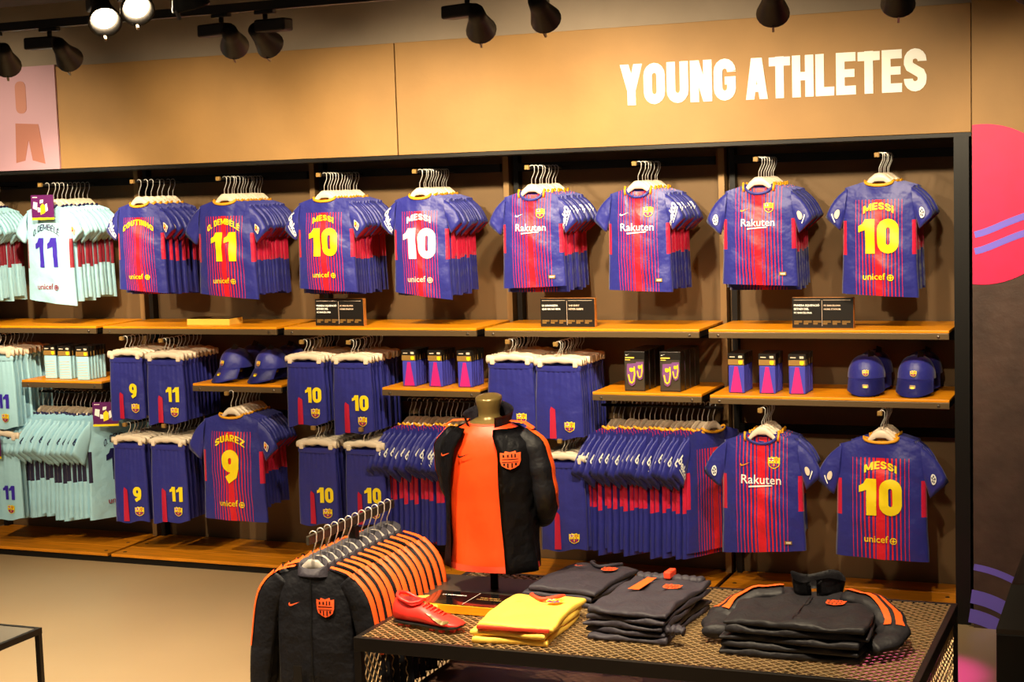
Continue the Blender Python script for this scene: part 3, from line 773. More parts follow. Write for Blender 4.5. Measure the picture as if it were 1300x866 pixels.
# ================================================================== TRACK LIGHTS
TRK_Y, TRK_Z = -1.5, 2.668
tr = thing('light_track', 'black ceiling track carrying the spotlights', 'light track', (-3, TRK_Y, TRK_Z))
obj('rail', box_mesh('rail', -6, 4, -.018, .018, 0, .035, 'lamp_black', .002), tr)
for xx in (-4, -2, 0, 2): obj('hanger_rod', box_mesh('hanger_rod', xx-.004, xx+.004, -.004, .004, .035, .352, 'black_metal'), tr)
tr2 = thing('light_track', 'second black ceiling track nearer the viewer with glowing lamps', 'light track', (-3, -2.314, 2.70))
obj('rail', box_mesh('rail', -6, 4, -.018, .018, 0, .035, 'lamp_black', .002), tr2)
for xx in (-4, -2, 0, 2): obj('hanger_rod', box_mesh('hanger_rod', xx-.004, xx+.004, -.004, .004, .035, .32, 'black_metal'), tr2)
tr4 = thing('light_track', 'fourth black ceiling track, added unseen nearest the viewer', 'light track', (-2, -3.6, 2.70))  # added track, holds unseen lamps for the floor and lower racks
obj('rail', box_mesh('rail', -4, 3, -.018, .018, 0, .035, 'lamp_black', .002), tr4)
for xx in (-3, -1, 1): obj('hanger_rod', box_mesh('hanger_rod', xx-.004, xx+.004, -.004, .004, .035, .32, 'black_metal'), tr4)
tr3 = thing('light_track', 'third black ceiling track, added unseen above the display table', 'light track', (-2, -3.0, 2.70))  # added track, holds unseen lamps that brighten the table
obj('rail', box_mesh('rail', -4, 3, -.018, .018, 0, .035, 'lamp_black', .002), tr3)
for xx in (-3, -1, 1): obj('hanger_rod', box_mesh('hanger_rod', xx-.004, xx+.004, -.004, .004, .035, .32, 'black_metal'), tr3)
dt = thing('ceiling_duct', 'dark ceiling duct running above the first light track', 'duct', (-3, -1.1, 2.86))
obj('casing', box_mesh('casing', -6, 3.6, -.2, .25, 0, .16, 'ceiling', .01), dt)
def lamp_parts(glow):
    T = []
    T.append(('adaptor', box_mesh('adaptor', -.045, .045, -.014, .014, -.014, 0, 'lamp_black', .003)))
    bm = bmesh.new(); tube(bm, [(0, 0, -.014), (0, 0, -.04)], .010, 8, ref=(1, 0, 0), caps=True); T.append(('stem', mesh_of('stem', bm, 'lamp_black')))
    T.append(('gear_box', box_mesh('gear_box', -.11, .035, -.032, .032, -.085, -.036, 'lamp_black', .008)))
    return T
LP = lamp_parts(False)
def head_mesh():
    bm = bmesh.new(); rings = []
    for z, r in ((.02, .016), (.015, .030), (-.02, .034), (-.045, .037), (-.115, .058), (-.120, .058), (-.120, .052), (-.09, .040)):
        rings.append([Vector((r*math.cos(a), r*math.sin(a), z)) for a in [2*PI*k/20 for k in range(20)]])
    loft(bm, rings, cap0=True); bmesh.ops.recalc_face_normals(bm, faces=bm.faces[:])
    return mesh_of('lamp_head', bm, 'lamp_black')
HEAD = head_mesh()
def refl(m):
    bm = bmesh.new(); r = bmesh.ops.create_circle(bm, cap_ends=True, segments=20, radius=.041)
    for v in bm.verts: v.co.z = -.092
    bmesh.ops.reverse_faces(bm, faces=bm.faces[:])
    return mesh_of('lens', bm, m, False)
REF = {False: refl('lamp_soft'), True: refl('lamp_glow')}
CLIP = box_mesh('clip', -.004, .004, -.062, -.052, -.14, -.112, 'steel')
def spot(loc, gear, aim, watts, label, glow=False, size=84, blend=1.0, group='track spotlights', col=WARM, off=(.0, 0, -.09)):
    t = thing('track_spotlight', label, 'spotlight', loc, gear, group)
    for n_, m_ in LP: obj(n_, m_, t)
    hl = Vector((.045, 0, -.075))
    d = Vector(aim)-(Vector(loc)+Matrix.Rotation(gear, 3, 'Z') @ hl)
    q = (Matrix.Rotation(-gear, 3, 'Z') @ d).to_track_quat('-Z', 'Y')
    h = obj('lamp_head', HEAD, t, hl); h.rotation_mode = 'QUATERNION'; h.rotation_quaternion = q
    obj('lens', REF[glow], h); obj('clip', CLIP, h)
    if watts:
        ld = bpy.data.lights.new('spot_beam', 'SPOT'); ld.energy = watts; ld.color = col; ld.spot_size = math.radians(size); ld.spot_blend = blend; ld.shadow_soft_size = .035
        lo = bpy.data.objects.new('spot_beam', ld); COL.objects.link(lo); lo.parent = h; lo.location = (0, 0, -.125)
    return t
Z_ = TRK_Z
W_ = WALL_W
spot((-5.75, TRK_Y, Z_), .3, (-5.8, 0, 1.9), W_*.8, 'black track spotlight beyond the left edge of the picture', size=84)
spot((-4.60, TRK_Y, Z_), .6, (-5.5, .05, 1.62), W_*1.7, 'black track spotlight cut by the left picture edge', size=46)
spot((-4.30, TRK_Y, Z_), .05, (-4.72, .05, 1.85), W_*.8, 'black track spotlight with slanting cone before the lilac poster', size=72)
spot((-3.47, TRK_Y, Z_), -.25, (-4.1, .05, 1.9), W_*.8, 'left one of two crossing black track spotlights', size=70)
spot((-3.27, TRK_Y, Z_), PI-.1, (-3.38, .05, 1.88), W_*1.3, 'right one of two crossing black track spotlights', size=74)
spot((-2.41, TRK_Y, Z_), -.35, (-2.78, .05, 1.8), W_*1.15, 'black track spotlight above the middle of the tan board', size=92)
spot((-2.13, TRK_Y, Z_+.02), -1.3, (-2.22, .05, 1.8), W_*1.15, 'black track spotlight pointing down left of the header lettering', size=92)
spot((-1.265, TRK_Y, Z_-.01), -1.4, (-1.65, .05, 1.6), W_*.75, 'black track spotlight above the white letters of the second word', size=100)
spot((-.84, TRK_Y, Z_), -1.5, (-1.15, .05, 1.4), W_*.58, 'black track spotlight above the end of the header lettering', size=92)
spot((-.44, TRK_Y, Z_), -1.4, (-.45, -.03, 1.9), W_*.55, 'black track spotlight cut by the right picture edge', size=60)
# glowing lamps turned towards the shop floor
spot((-3.447, -2.314, 2.70), -.8, (-1.7, -4.2, .85), FLOOR_W, 'left one of the two glowing white spotlights', True, 70)
spot((-3.316, -2.314, 2.725), -.8, (-1.5, -4.2, 1.0), FLOOR_W, 'right one of the two glowing white spotlights', True, 70)
for k, (x, y, ax, ay, az, pw, cone) in enumerate(((-3.7, -3.6, -3.9, -2.3, 0, .95, 70), (-2.7, -3.0, -2.5, -2.3, .6, .9, 56), (-1.9, -3.0, -1.9, -2.2, .55, .9, 56), (-1.0, -3.0, -1.1, -2.2, .55, .9, 56), (-4.7, -2.314, -4.7, -1.5, 0, 1.2, 84), (-3.2, -3.6, -3.1, -1.9, 0, .7, 46))):  # extra spots added out of view to brighten table and floor
    spot((x, y, 2.70), 1.2, (ax, ay, az), TABLE_W*pw, ('third from left', 'fourth from left', 'fifth from left', 'rightmost', 'leftmost', 'second from left')[k]+' one of the unseen black spotlights over the shop floor', False, cone)
for x, pw, nm in ((-5.2, 2.0, 'far left'), (-4.1, .25, 'left'), (-3.0, .30, 'middle'), (-1.9, 1.3, 'right'), (-.8, 1.0, 'far right')):  # extra spots added to set the brightness of the lower racks
    spot((x, -3.6, 2.70), 1.9, (x-.2, 0, .75), WALL_W*pw, f'{nm} one of the unseen black spotlights aimed at the lower racks', False, 38)
# added lamp, unseen, that makes the magenta pool on the floor behind the table
ma = thing('light_track', 'added unseen ceiling stub holding the added magenta lamp', 'light track', (-.66, -1.38, 2.76)); obj('rail', box_mesh('rail', -.1, .1, -.018, .018, 0, .26, 'lamp_black', .002), ma)
spot((-.66, -1.38, 2.76), .4, (-.92, -.72, 0), 420, 'added unseen magenta spotlight for the floor glow at the right', False, 14, .7, col=(1, .03, .72))
# ================================================================== CLOTHES ON THE WALL
rnd = random.Random(11)
HK = dict(sleeve_m='blue', cuff='crimson')
def rest(cloth, neck, collar, W, H, badge=None, sm='blue', cuff='crimson'):
    return [shirt_tpl(W, H, cloth, neck, collar, sm, cuff, th=.011, wr=.0015, seed=s, badgeR=badge, nu=16, nv=14)[0] for s in (3, 5)]
BR = rest('shirt_back', 'back', 'gold', .31, .475, 'league')
BR2 = rest('shirt_back', 'back', 'gold', .31, .47, 'star')
FR = rest('shirt_front', 'front', 'blue', .31, .46, 'sponsor')
FR2 = rest('shirt_front', 'front', 'blue', .32, .455, 'respect')
PR = rest('pale_shirt', 'back', 'navy_print', .31, .50, 'league', 'pale', 'pale')
ARM = dict(th=.016, bulge=.022, wr=.0055, nu=40, nv=36)
DY = .0295
# ---- upper row
tp, _ = shirt_tpl(.31, .515, 'pale_shirt', 'back', 'navy_print', 'pale', 'pale', tilt=-.018, seed=21, prints=back_prints('O. DEMBÉLÉ', '11', 'violet_print', 'navy_print', 'maroon_print', bare=True), badgeR='league', **ARM)
stack(tp, PR, -5.587, .045, 2.045, 10, .037, 'football_shirt', rnd, 'pale blue football shirt with violet number 11 under a purple card, upper row', 'pale blue shirt behind the violet number 11 upper shirt', 'shirt', 'pale blue shirts on the upper peg')
tp, _ = shirt_tpl(.31, .515, 'pale_shirt', 'back', 'navy_print', 'pale', 'pale', tilt=-.018, seed=22, badgeR='league', **ARM)
stack(tp, PR, -6.12, .045, 2.045, 9, DY, 'football_shirt', rnd, 'pale blue football shirt cut by the left picture edge, upper row', 'pale blue shirt at the left picture edge, upper row', 'shirt', 'pale blue shirts at the left edge')
tp, _ = shirt_tpl(.30, .455, 'shirt_back', 'back', 'gold', 'blue', 'crimson', tilt=-.012, seed=23, prints=back_prints('COUTINHO', None, 'yellow', 'yellow', 'yellow'), badgeR='league', badgeL='sponsor', **ARM)
stack(tp, BR, -4.998, .045, 2.045, 7, .05, 'football_shirt', rnd, 'blue shirt with red stripes and a yellow name but no number, upper row', 'blue shirt hanging behind the numberless name shirt, upper row', 'shirt', 'blue shirts behind the numberless name shirt')
tp, _ = shirt_tpl(.345, .485, 'shirt_back', 'back', 'gold', 'blue', 'crimson', tilt=-.016, seed=24, prints=back_prints('O. DEMBÉLÉ', '11', 'yellow', 'yellow', 'yellow'), badgeR='league', **ARM)
stack(tp, BR, -4.476, .045, 2.045, 13, .0285, 'football_shirt', rnd, 'blue shirt with red stripes and yellow number 11, upper row', 'blue shirt hanging behind the yellow number 11 shirt, upper row', 'shirt', 'blue shirts behind the yellow number 11')
tp, _ = shirt_tpl(.325, .455, 'shirt_back', 'back', 'gold', 'blue', 'crimson', tilt=-.010, seed=25, prints=back_prints('MESSI', '10', 'yellow', 'yellow', 'yellow'), badgeR='league', badgeL='sponsor', **ARM)
stack(tp, BR, -3.897, .045, 2.045, 12, DY, 'football_shirt', rnd, 'blue shirt with yellow number 10 above a black sign, upper row', 'blue shirt behind the left yellow number 10, upper row', 'shirt', 'blue shirts behind the left yellow number 10')
tp, _ = shirt_tpl(.30, .485, 'shirt_back', 'back', 'gold', 'blue', 'crimson', tilt=-.020, seed=26, prints=back_prints('MESSI', '10', 'white', 'white', 'cream'), badgeL='sponsor', **ARM)
stack(tp, BR, -3.371, .045, 2.045, 11, DY, 'football_shirt', rnd, 'blue shirt with red stripes and white number 10, upper row', 'blue shirt hanging behind the white number 10 shirt', 'shirt', 'blue shirts behind the white number 10', rzf=.03)
tp, _ = shirt_tpl(.315, .445, 'shirt_front', 'front', 'blue', 'blue', 'crimson', tilt=.006, seed=27, prints=front_prints('white'), badgeR='sponsor', **ARM)
stack(tp, FR, -2.788, .045, 2.045, 8, .044, 'football_shirt', rnd, 'front facing striped blue shirt, left of two in the mid upper row', 'blue shirt behind the left mid front facing shirt', 'shirt', 'blue shirts behind the left front facing shirt')
tp, _ = shirt_tpl(.305, .465, 'shirt_front', 'front', 'blue', 'blue', 'crimson', tilt=-.006, seed=28, prints=front_prints('white'), badgeR='sponsor', **ARM)
stack(tp, FR, -2.263, .045, 2.045, 7, .048, 'football_shirt', rnd, 'front facing striped blue shirt, right of two in the mid upper row', 'blue shirt behind the right mid front facing shirt', 'shirt', 'blue shirts behind the right front facing shirt')
tp, _ = shirt_tpl(.34, .44, 'shirt_front', 'front', 'blue', 'blue', 'crimson', tilt=-.005, seed=29, prints=front_prints('gold'), badgeL='star', badgeR='respect', **ARM)
stack(tp, FR2, -1.701, .045, 2.045, 7, .045, 'football_shirt', rnd, 'front facing blue shirt with gold tick mark in the upper row, right bay', 'blue shirt behind the right bay upper front facing shirt', 'shirt', 'blue shirts behind the upper front facing shirt')
tp, _ = shirt_tpl(.325, .49, 'shirt_back', 'back', 'gold', 'blue', 'crimson', tilt=-.010, seed=30, prints=back_prints('MESSI', '10', 'yellow', 'yellow', 'yellow'), badgeL='respect', badgeR='star', **ARM)
stack(tp, BR2, -1.172, .045, 2.045, 6, .05, 'football_shirt', rnd, 'blue shirt with yellow number 10 at the right end of the upper row', 'blue shirt behind the rightmost upper number 10', 'shirt', 'blue shirts behind the rightmost upper number 10')
# ---- lower face-out shirts
tp, _ = shirt_tpl(.375, .55, 'shirt_back', 'back', 'gold', 'blue', 'crimson', tilt=-.004, seed=31, prints=back_prints('SUÁREZ', '9', 'yellow', 'yellow', 'yellow'), badgeR='league', **ARM)
stack(tp, BR, -4.49, .03, .945, 9, .033, 'football_shirt', rnd, 'blue shirt with yellow number 9 hanging below the caps', 'blue shirt hanging behind the yellow number 9 shirt', 'shirt', 'blue shirts behind the number 9')
tp, _ = shirt_tpl(.38, .53, 'shirt_front', 'front', 'blue', 'blue', 'crimson', tilt=.014, seed=32, prints=front_prints('gold'), badgeL='star', badgeR='respect', **ARM)
stack(tp, FR2, -1.70, .02, .925, 6, .034, 'football_shirt', rnd, 'front facing blue shirt with gold tick mark in the lower row, right bay', 'blue shirt behind the right bay lower front facing shirt', 'shirt', 'blue shirts behind the lower front facing shirt')
tp, _ = shirt_tpl(.40, .53, 'shirt_back', 'back', 'gold', 'blue', 'crimson', tilt=-.006, seed=33, prints=back_prints('MESSI', '10', 'yellow', 'yellow', 'yellow'), badgeL='respect', badgeR='star', **ARM)
stack(tp, BR2, -1.17, .02, .925, 6, .034, 'football_shirt', rnd, 'blue shirt with yellow number 10 in the lower row beside the brown wall', 'blue shirt behind the lower number 10 shirt', 'shirt', 'blue shirts behind the lower number 10')
# ---- side-hung shirts
def side_row(tpls, end_tpl, x0, x1, n, z, labels, group, y=.22):
    for i in range(n):
        x = x0+(x1-x0)*i/(n-1)+rnd.uniform(-.004, .004)
        last = i == n-1
        o = thing('football_shirt', labels[1] if last else ORD[n-1-i]+' from the right: '+labels[0], 'shirt', (x, y+rnd.uniform(-.008, .008), z), PI/2-.52+rnd.uniform(-.05, .05), None if last else group)
        o.scale = (1, 1, rnd.uniform(.97, 1.03))
        place(end_tpl if last else tpls[rnd.randrange(len(tpls))], o)
SB = [shirt_tpl(.36, .58, 'shirt_front', 'back', 'gold', 'blue', 'blue', th=.010, wr=.0012, seed=s, badgeL='sponsor', nu=16, nv=14, drop=.03, out=.012, hanger=HANGER_FROST)[0] for s in (41, 42)]
SBe = shirt_tpl(.36, .58, 'shirt_back', 'back', 'gold', 'blue', 'blue', th=.010, wr=.002, seed=43, badgeL='sponsor', drop=.03, out=.012, hanger=HANGER_FROST)[0]
SP = [shirt_tpl(.36, .56, 'pale_shirt_navy', 'back', 'navy_print', 'pale', 'pale', th=.010, wr=.0012, seed=s, badgeL='sponsor_navy', nu=16, nv=14, drop=.03, out=.012, hanger=HANGER_FROST)[0] for s in (44, 45)]
SPe = shirt_tpl(.36, .56, 'pale_shirt_navy', 'back', 'navy_print', 'pale', 'pale', th=.010, wr=.002, seed=46, drop=.03, out=.012, hanger=HANGER_FROST, prints=back_prints('O. DEMBÉLÉ', '11', 'navy_print', 'navy_print', 'maroon_print', bare=True))[0]
side_row(SP, SPe, -5.87, -5.36, 17, .90, ('pale blue shirt hung sideways on the left rail', 'pale blue shirt with navy number 11 ending the left rail'), 'pale blue shirts hung sideways')
side_row(SB, SBe, -3.56, -3.10, 17, .90, ('blue shirt hung sideways on the rail behind the mannequin', 'blue shirt ending the rail behind the mannequin'), 'blue shirts hung sideways behind the mannequin')
side_row(SB, SBe, -2.47, -1.98, 20, .915, ('blue shirt hung sideways on the rail right of the mannequin', 'striped blue shirt ending the rail right of the mannequin'), 'blue shirts hung sideways right of the mannequin')
# ---- shorts
def shorts_stack(x, y, z, n, dy, front, rest_, fl, rl, group, rz=0.0):
    for i in range(n):
        o = thing('football_shorts', fl if i == 0 else ORD[i]+' from the front: '+rl, 'shorts', (x+(rnd.uniform(-.006, .006) if i else 0), y+i*dy, z), rz+(rnd.uniform(-.05, .05) if i else 0), group if i else None)
        place(front if i == 0 else rest_, o)
SH = [('9', -5.12, 1.225, .222, .325, 'upper pair of two, blue shorts with yellow number 9', 'blue shorts behind the upper number nine shorts'),
      ('11', -4.875, 1.215, .240, .33, 'upper blue shorts with yellow number 11', 'blue shorts behind the upper number eleven shorts'),
      ('9', -5.13, .765, .215, .42, 'lower pair of two, blue shorts with yellow number 9', 'blue shorts behind the lower number nine shorts'),
      ('11', -4.885, .765, .23, .41, 'lower blue shorts with yellow number 11', 'blue shorts behind the lower number eleven shorts'),
      ('10', -4.035, 1.215, .228, .315, 'upper left blue shorts with yellow number 10', 'blue shorts behind the upper left number 10 shorts'),
      ('10', -3.77, 1.215, .228, .35, 'upper right blue shorts with yellow number 10 beside sock packs', 'blue shorts behind the upper right number 10 shorts'),
      ('10', -3.99, .78, .23, .39, 'lower left blue shorts with yellow number 10', 'blue shorts behind the lower left number 10 shorts'),
      ('10', -3.72, .78, .23, .38, 'lower right blue shorts with yellow number 10 behind the jacket rack', 'blue shorts behind the lower right number 10 shorts'),
      (None, -2.915, 1.225, .25, .32, 'numberless blue shorts above the mannequin shoulder', 'blue shorts behind the numberless shorts above the mannequin'),
      (None, -2.672, 1.215, .245, .345, 'numberless blue shorts left of the shin guard shelf', 'blue shorts behind the numberless pair left of shin guards'),
      (None, -2.665, .755, .235, .42, 'numberless blue shorts lowest, beside the mannequin sleeve', 'blue shorts behind the lowest numberless shorts')]
for k, (num, x, z, wd, H, fl, rl) in enumerate(SH):
    f = shorts_tpl(wd, H, 'blue', num, 'yellow', .016, True, 60+k, wr=.003); r_ = shorts_tpl(wd, H*.98, 'blue', None, 'yellow', .011, False, 80+k, wr=.0015)
    nx = shorts_tpl(wd, H*.98, 'blue', num, 'yellow', .011, True, 95+k, wr=.0015)
    shorts_stack(x, .02, z, 10, .036, f, nx if num else r_, fl, rl, 'stack of '+rl, rz=.02)
for z, H, fl, rl in ((1.225, .40, 'upper pale blue shorts with violet number 11 at the left edge', 'pale blue shorts at the left edge, upper stack'), (.765, .45, 'lower pale blue shorts with violet number 11 at the left edge', 'pale blue shorts at the left edge, lower stack')):
    f = shorts_tpl(.26, H, 'pale', '11', 'violet_print', .016, True, 120, panel='pale', wr=.003); r_ = shorts_tpl(.26, H*.98, 'pale', None, 'yellow', .011, False, 121, panel='pale')
    shorts_stack(-5.98, .02, z, 9, .038, f, r_, fl, rl, 'stack of '+rl)
# ---- purple promotional cards
def promo(loc, rz, label, rx=0.0):
    t = thing('promo_card', label, 'card', loc, rz, None, rot=(rx, 0, rz))
    obj('card', solid_polys('card', [[(-.07, -.06), (.07, -.06), (.07, .06), (-.07, .06)]], 'purple_card', .003), t)
    obj('yellow_band', solid_polys('yellow_band', [[(-.07, -.072), (.07, -.072), (.07, -.0605), (-.07, -.0605)]], 'yellow', .003), t)
    wsh = [[(-.06, -.01), (-.035, -.02), (-.03, .02), (-.055, .025)], [(-.03, -.03), (-.012, -.03), (-.008, -.01), (-.03, -.005)], [(-.015, .015), (.005, .02), (.008, .036), (-.012, .034)], [(.02, -.03), (.034, -.022), (.03, .015), (.018, .01)], [(-.06, .046), (-.03, .046), (-.03, .05), (-.06, .05)]]
    obj('white_shapes', solid_polys('white_shapes', wsh, 'white', .001), t, (0, -.0032, 0))
    obj('yellow_shape', solid_polys('yellow_shape', [[(-.012, -.045), (.016, -.035), (.018, 0), (.004, .014), (-.012, .0)]], 'yellow', .0015), t, (0, -.0035, 0))
promo((-5.575, -.012, 1.925), .05, 'purple promotional card with yellow band over the upper pale blue shirt')
promo((-5.33, .10, .80), .35, 'purple promotional card at the end of the sideways pale blue shirts')
promo((-6.02, -.02, .62), 0, 'purple promotional card over the lower pale blue shorts at the left edge')
promo((-6.03, -.02, 1.06), 0, 'purple promotional card over the upper pale blue shorts at the left edge')

# ================================================================== THINGS ON SHELVES
def sock_tpl(cloth, pat):
    T = []
    bm = bmesh.new(); bx(bm, -.038, .038, -.008, .008, 0, .128, 0, .005); T.append(('socks', mesh_of('socks', bm, cloth, False), []))
    T.append(('header_card', box_mesh('header_card', -.039, .039, -.0095, .0095, .129, .182, 'black_card'), [('card_band', solid_polys('card_band', [[(-.038, .130), (.038, .130), (.038, .155), (-.038, .155)]], 'brass_card', .0105)), ('card_crest', solid_polys('card_crest', shift([SHIELD], .022, .142, .02), 'yellow', .0118)), ('card_text', solid_polys('card_text', [[(-.03, .164), (-.005, .164), (-.005, .168), (-.03, .168)], [(.012, .162), (.03, .162), (.03, .172), (.012, .172)]], 'cream', .0105))]))
    if pat: T.append(('pattern', solid_polys('pattern', [[(-.028, .004), (.028, .004), (.008, .122), (-.008, .122)]], 'magenta', .0095), []))
    else: T.append(('pattern', solid_polys('pattern', [[(-.032, .01+.014*k), (.03, .012+.014*k), (.03, .0145+.014*k), (-.032, .0125+.014*k)] for k in range(7)], 'frost', .0088), []))
    return T
ST, STP = sock_tpl('sock_blue', True), sock_tpl('pale', False)
def sock_col(tpl, x, z, n, y0, fl, rl, group, rz=0):
    for i in range(n):
        place(tpl, thing('sock_pack', fl if i == 0 else ORD[i]+' from the front: '+rl, 'socks', (x+rnd.uniform(-.002, .002), y0+i*.027, z), rz+rnd.uniform(-.05, .05), group if i else None))
for k, x in enumerate((-1.832, -1.690, -1.552)):
    p = ('left', 'middle', 'right')[k]
    sock_col(ST, x, LOZ+.001, 6, .10, f'blue and magenta sock pack, front of the {p} row on the right bay shelf', f'blue sock pack in the {p} row, right bay shelf', f'{p} row of sock packs in the right bay', -.04+.05*k)
for k, x in enumerate((-3.49, -3.345, -3.19)):
    p = ('left', 'middle', 'right')[k]
    sock_col(ST, x, LOZ+.001, 6, .10+.0*k, f'blue and magenta sock pack, front of the {p} row behind the mannequin', f'blue sock pack in the {p} row behind the mannequin', f'{p} row of sock packs behind the mannequin')
for k, x in enumerate((-5.69, -5.575, -5.44)):
    p = ('left', 'middle', 'right')[k]
    sock_col(STP, x, LOZ+.001, 6, .12-.02*k, f'pale blue sock pack, front of the {p} row on the left shelf', f'pale blue sock pack in the {p} row', f'{p} row of pale sock packs', .08)
def cap_tpl():
    T = []; bm = bmesh.new(); rings = []
    n = 24
    for j in range(9):
        a = PI/2*j/8; k = math.cos(a)**.75 if j < 8 else .03
        rings.append([Vector((.083*k*math.cos(t), (.095 if math.sin(t) > 0 else .088)*k*math.sin(t), .070+.100*math.sin(a))) for t in [2*PI*q/n for q in range(n)]])
    loft(bm, rings, cap1=True); T.append(('crown', mesh_of('crown', bm, 'blue'), [('button', None)]))
    bm = bmesh.new(); tube(bm, [(0, 0, .168), (0, 0, .175)], [.009, .005], 8, ref=(1, 0, 0), caps=True); T[0] = ('crown', T[0][1], [('button', mesh_of('button', bm, 'blue_dark'))])
    bm = bmesh.new(); top = []; 
    for r in range(6):
        rr_ = r/5; row = []
        for q in range(17):
            t = math.radians(200+140*q/16); c, s_ = math.cos(t), math.sin(t)
            prof = 1-abs(math.cos(t))**2.2*.55
            row.append(Vector((.083*c*(1+.10*rr_*prof), .088*s_-.062*rr_*prof, .072-.072*rr_*(.50+.50*prof))))
        top.append(row)
    loft(bm, top, close=False); 
    bmesh.ops.solidify(bm, geom=bm.faces[:], thickness=.003)
    T.append(('brim', mesh_of('brim', bm, 'blue'), [('sticker', solid_polys('sticker', [rr(-.013, -.014, .013, .014, .004, 2)], 'brass_card', .002), (0, -.116, .036), (-.55, 0, 0)), ('sticker_mark', solid_polys('sticker_mark', [rr(-.008, -.004, .008, .006, .003, 2)], 'yellow', .001), (0, -.1185, .037), (-.55, 0, 0))]))
    bm = bmesh.new()
    def fn(x, z, lift):
        y = -math.sqrt(max(.0001, 1-(x/.083)**2))*.088; zz = (z-.070)/.100; k = math.cos(math.asin(max(0, min(.99, zz))))**.75
        return Vector((x, y*k-lift-.001, z))
    T.append(('club_crest', decal('club_crest', crest_layers(.028), fn, 0, .098), []))
    tg = box_mesh('hang_tag', -.014, .014, -.003, .0, -.02, .02, 'black_card'); T.append(('hang_tag', tg, [], (.02, -.02, .17), (-.6, .4, .5)))
    return T
CT = cap_tpl()
def cap(loc, rz, label, group):
    t = thing('baseball_cap', label, 'cap', loc, rz, group)
    for p in CT:
        o = obj(p[0], p[1], t, p[3] if len(p) > 3 else (0, 0, 0), p[4] if len(p) > 4 else (0, 0, 0))
        for s in p[2]: obj(s[0], s[1], o, s[2] if len(s) > 2 else (0, 0, 0), s[3] if len(s) > 3 else (0, 0, 0))
for x, z, rz, l in ((-1.26, LOZ, .12, 'blue cap with club crest, left of two on the right bay shelf'), (-1.04, LOZ, -.02, 'blue cap with club crest, right of two on the right bay shelf'), (-4.55, LOZ, -.35, 'blue cap with club crest, left of two above the number 9 shirt'), (-4.335, LOZ, -.3, 'blue cap with club crest, right of two above the number 9 shirt')):
    cap((x, .19, z+.004), rz, l, None); cap((x+.005, .375, z+.004), rz*.5, 'blue cap standing behind the '+l.replace('blue cap with club crest, ', ''), None)
def guard_tpl():
    T = [('box', box_mesh('box', -.05, .05, -.035, .035, 0, .188, 'black_card', .003), [])]
    T.append(('backing', solid_polys('backing', [[(-.047, .006), (.047, .006), (.047, .150), (-.047, .150)]], 'plate', .0355), []))
    for cx_, cz_, s in ((-.012, .08, 1.0), (.028, .098, .8)):
        out_ = [(cx_+s*x, cz_+s*z) for x, z in ((-.022, .05), (.022, .052), (.024, 0), (.014, -.045), (0, -.055), (-.014, -.045), (-.024, 0))]
        inn = [(cx_+s*x*.62, cz_+s*z*.72) for x, z in ((-.022, .05), (.022, .052), (.024, 0), (.014, -.045), (0, -.055), (-.014, -.045), (-.024, 0))]
        T.append(('shin_guard', solid_polys('shin_guard', [out_], 'shin_purple', .043), [('u_mark', solid_polys('u_mark', ribbon(inn[1:], .006*s), 'yellow', .0445)), ('crest', solid_polys('crest', shift([SHIELD], cx_, cz_+.022*s, .02*s), 'yellow', .045))]))
    T.append(('tick_print', solid_polys('tick_print', shift(SWOOSH, -.032, .172, .02), 'white', .0365), []))
    T.append(('text_lines', solid_polys('text_lines', [[(-.044, .155), (.0, .155), (.0, .161), (-.044, .161)], [(-.044, .146), (-.02, .146), (-.02, .150), (-.044, .150)]], 'lemon', .0365), []))
    return T
GT = guard_tpl()
for x, p in ((-2.318, 'left'), (-2.145, 'right')):
    for i in range(4):
        place(GT, thing('shin_guard_box', f'black box with purple shin guards, front of the {p} row' if i == 0 else f'{ORD[i]} from the front: black shin guard box in the {p} row', 'box', (x+.003*i, .125+i*.074, LOZ), 0, f'{p} row of shin guard boxes' if i else None))
# sign blocks on the upper shelves
def sign(x, z, lines1, lines2, label, y=.10):
    t = thing('shelf_sign', label, 'sign', (x, y, z), 0, 'black signs on the upper shelves')
    obj('wood_block', box_mesh('wood_block', -.137, .137, .003, .032, 0, .137, 'wood_edge', .001), t)
    f = obj('sign_face', box_mesh('sign_face', -.136, .136, 0, .0028, .001, .136, 'black_card'), t)
    pol = []; z0 = .098
    for s in lines1: w_ = .0066*len(s)*1.02; pol += shift(text(s, w_), -.128+w_/2, z0); z0 -= .0165
    wl = [[(-.003, .01), (-.0015, .01), (-.0015, .125), (-.003, .125)], [(-.128, .125), (-.01, .125), (-.01, .1265), (-.128, .1265)], [(.004, .125), (.125, .125), (.125, .1265), (.004, .1265)]]
    obj('lettering', solid_polys('lettering', pol, 'white', .001), f)
    pol2 = []; z0 = .098
    for s in lines2: w_ = .0062*len(s); pol2 += shift(text(s, w_), .006+w_/2, z0); z0 -= .0165
    obj('lettering', solid_polys('lettering', pol2, 'frost', .001), f)
    obj('rule_lines', solid_polys('rule_lines', wl, 'frost', .001), f)
    fine = [[(-.128+c*.043, .03-r*.0045), (-.128+c*.043+(.036 if r < 2 else .02), .03-r*.0045), (-.128+c*.043+(.036 if r < 2 else .02), .0325-r*.0045), (-.128+c*.043, .0325-r*.0045)] for c in range(6) for r in range(4)]
    obj('small_print', solid_polys('small_print', fine, 'brass_card', .001), f)
sign(-3.873, UPZ, ('PRIMERA EQUIPACIÓ', 'ESTADI DEL', 'FC BARCELONA'), ('FC BARCELONA', 'HOME STADIUM'), 'black sign block on the shelf below the left yellow number 10')
sign(-2.648, UPZ, ('LA SAMARRETA', 'QUE MAI NO MOR'), ('THE SHIRT', 'NEVER SLEEPS'), 'black sign block on the shelf below the front facing shirts')
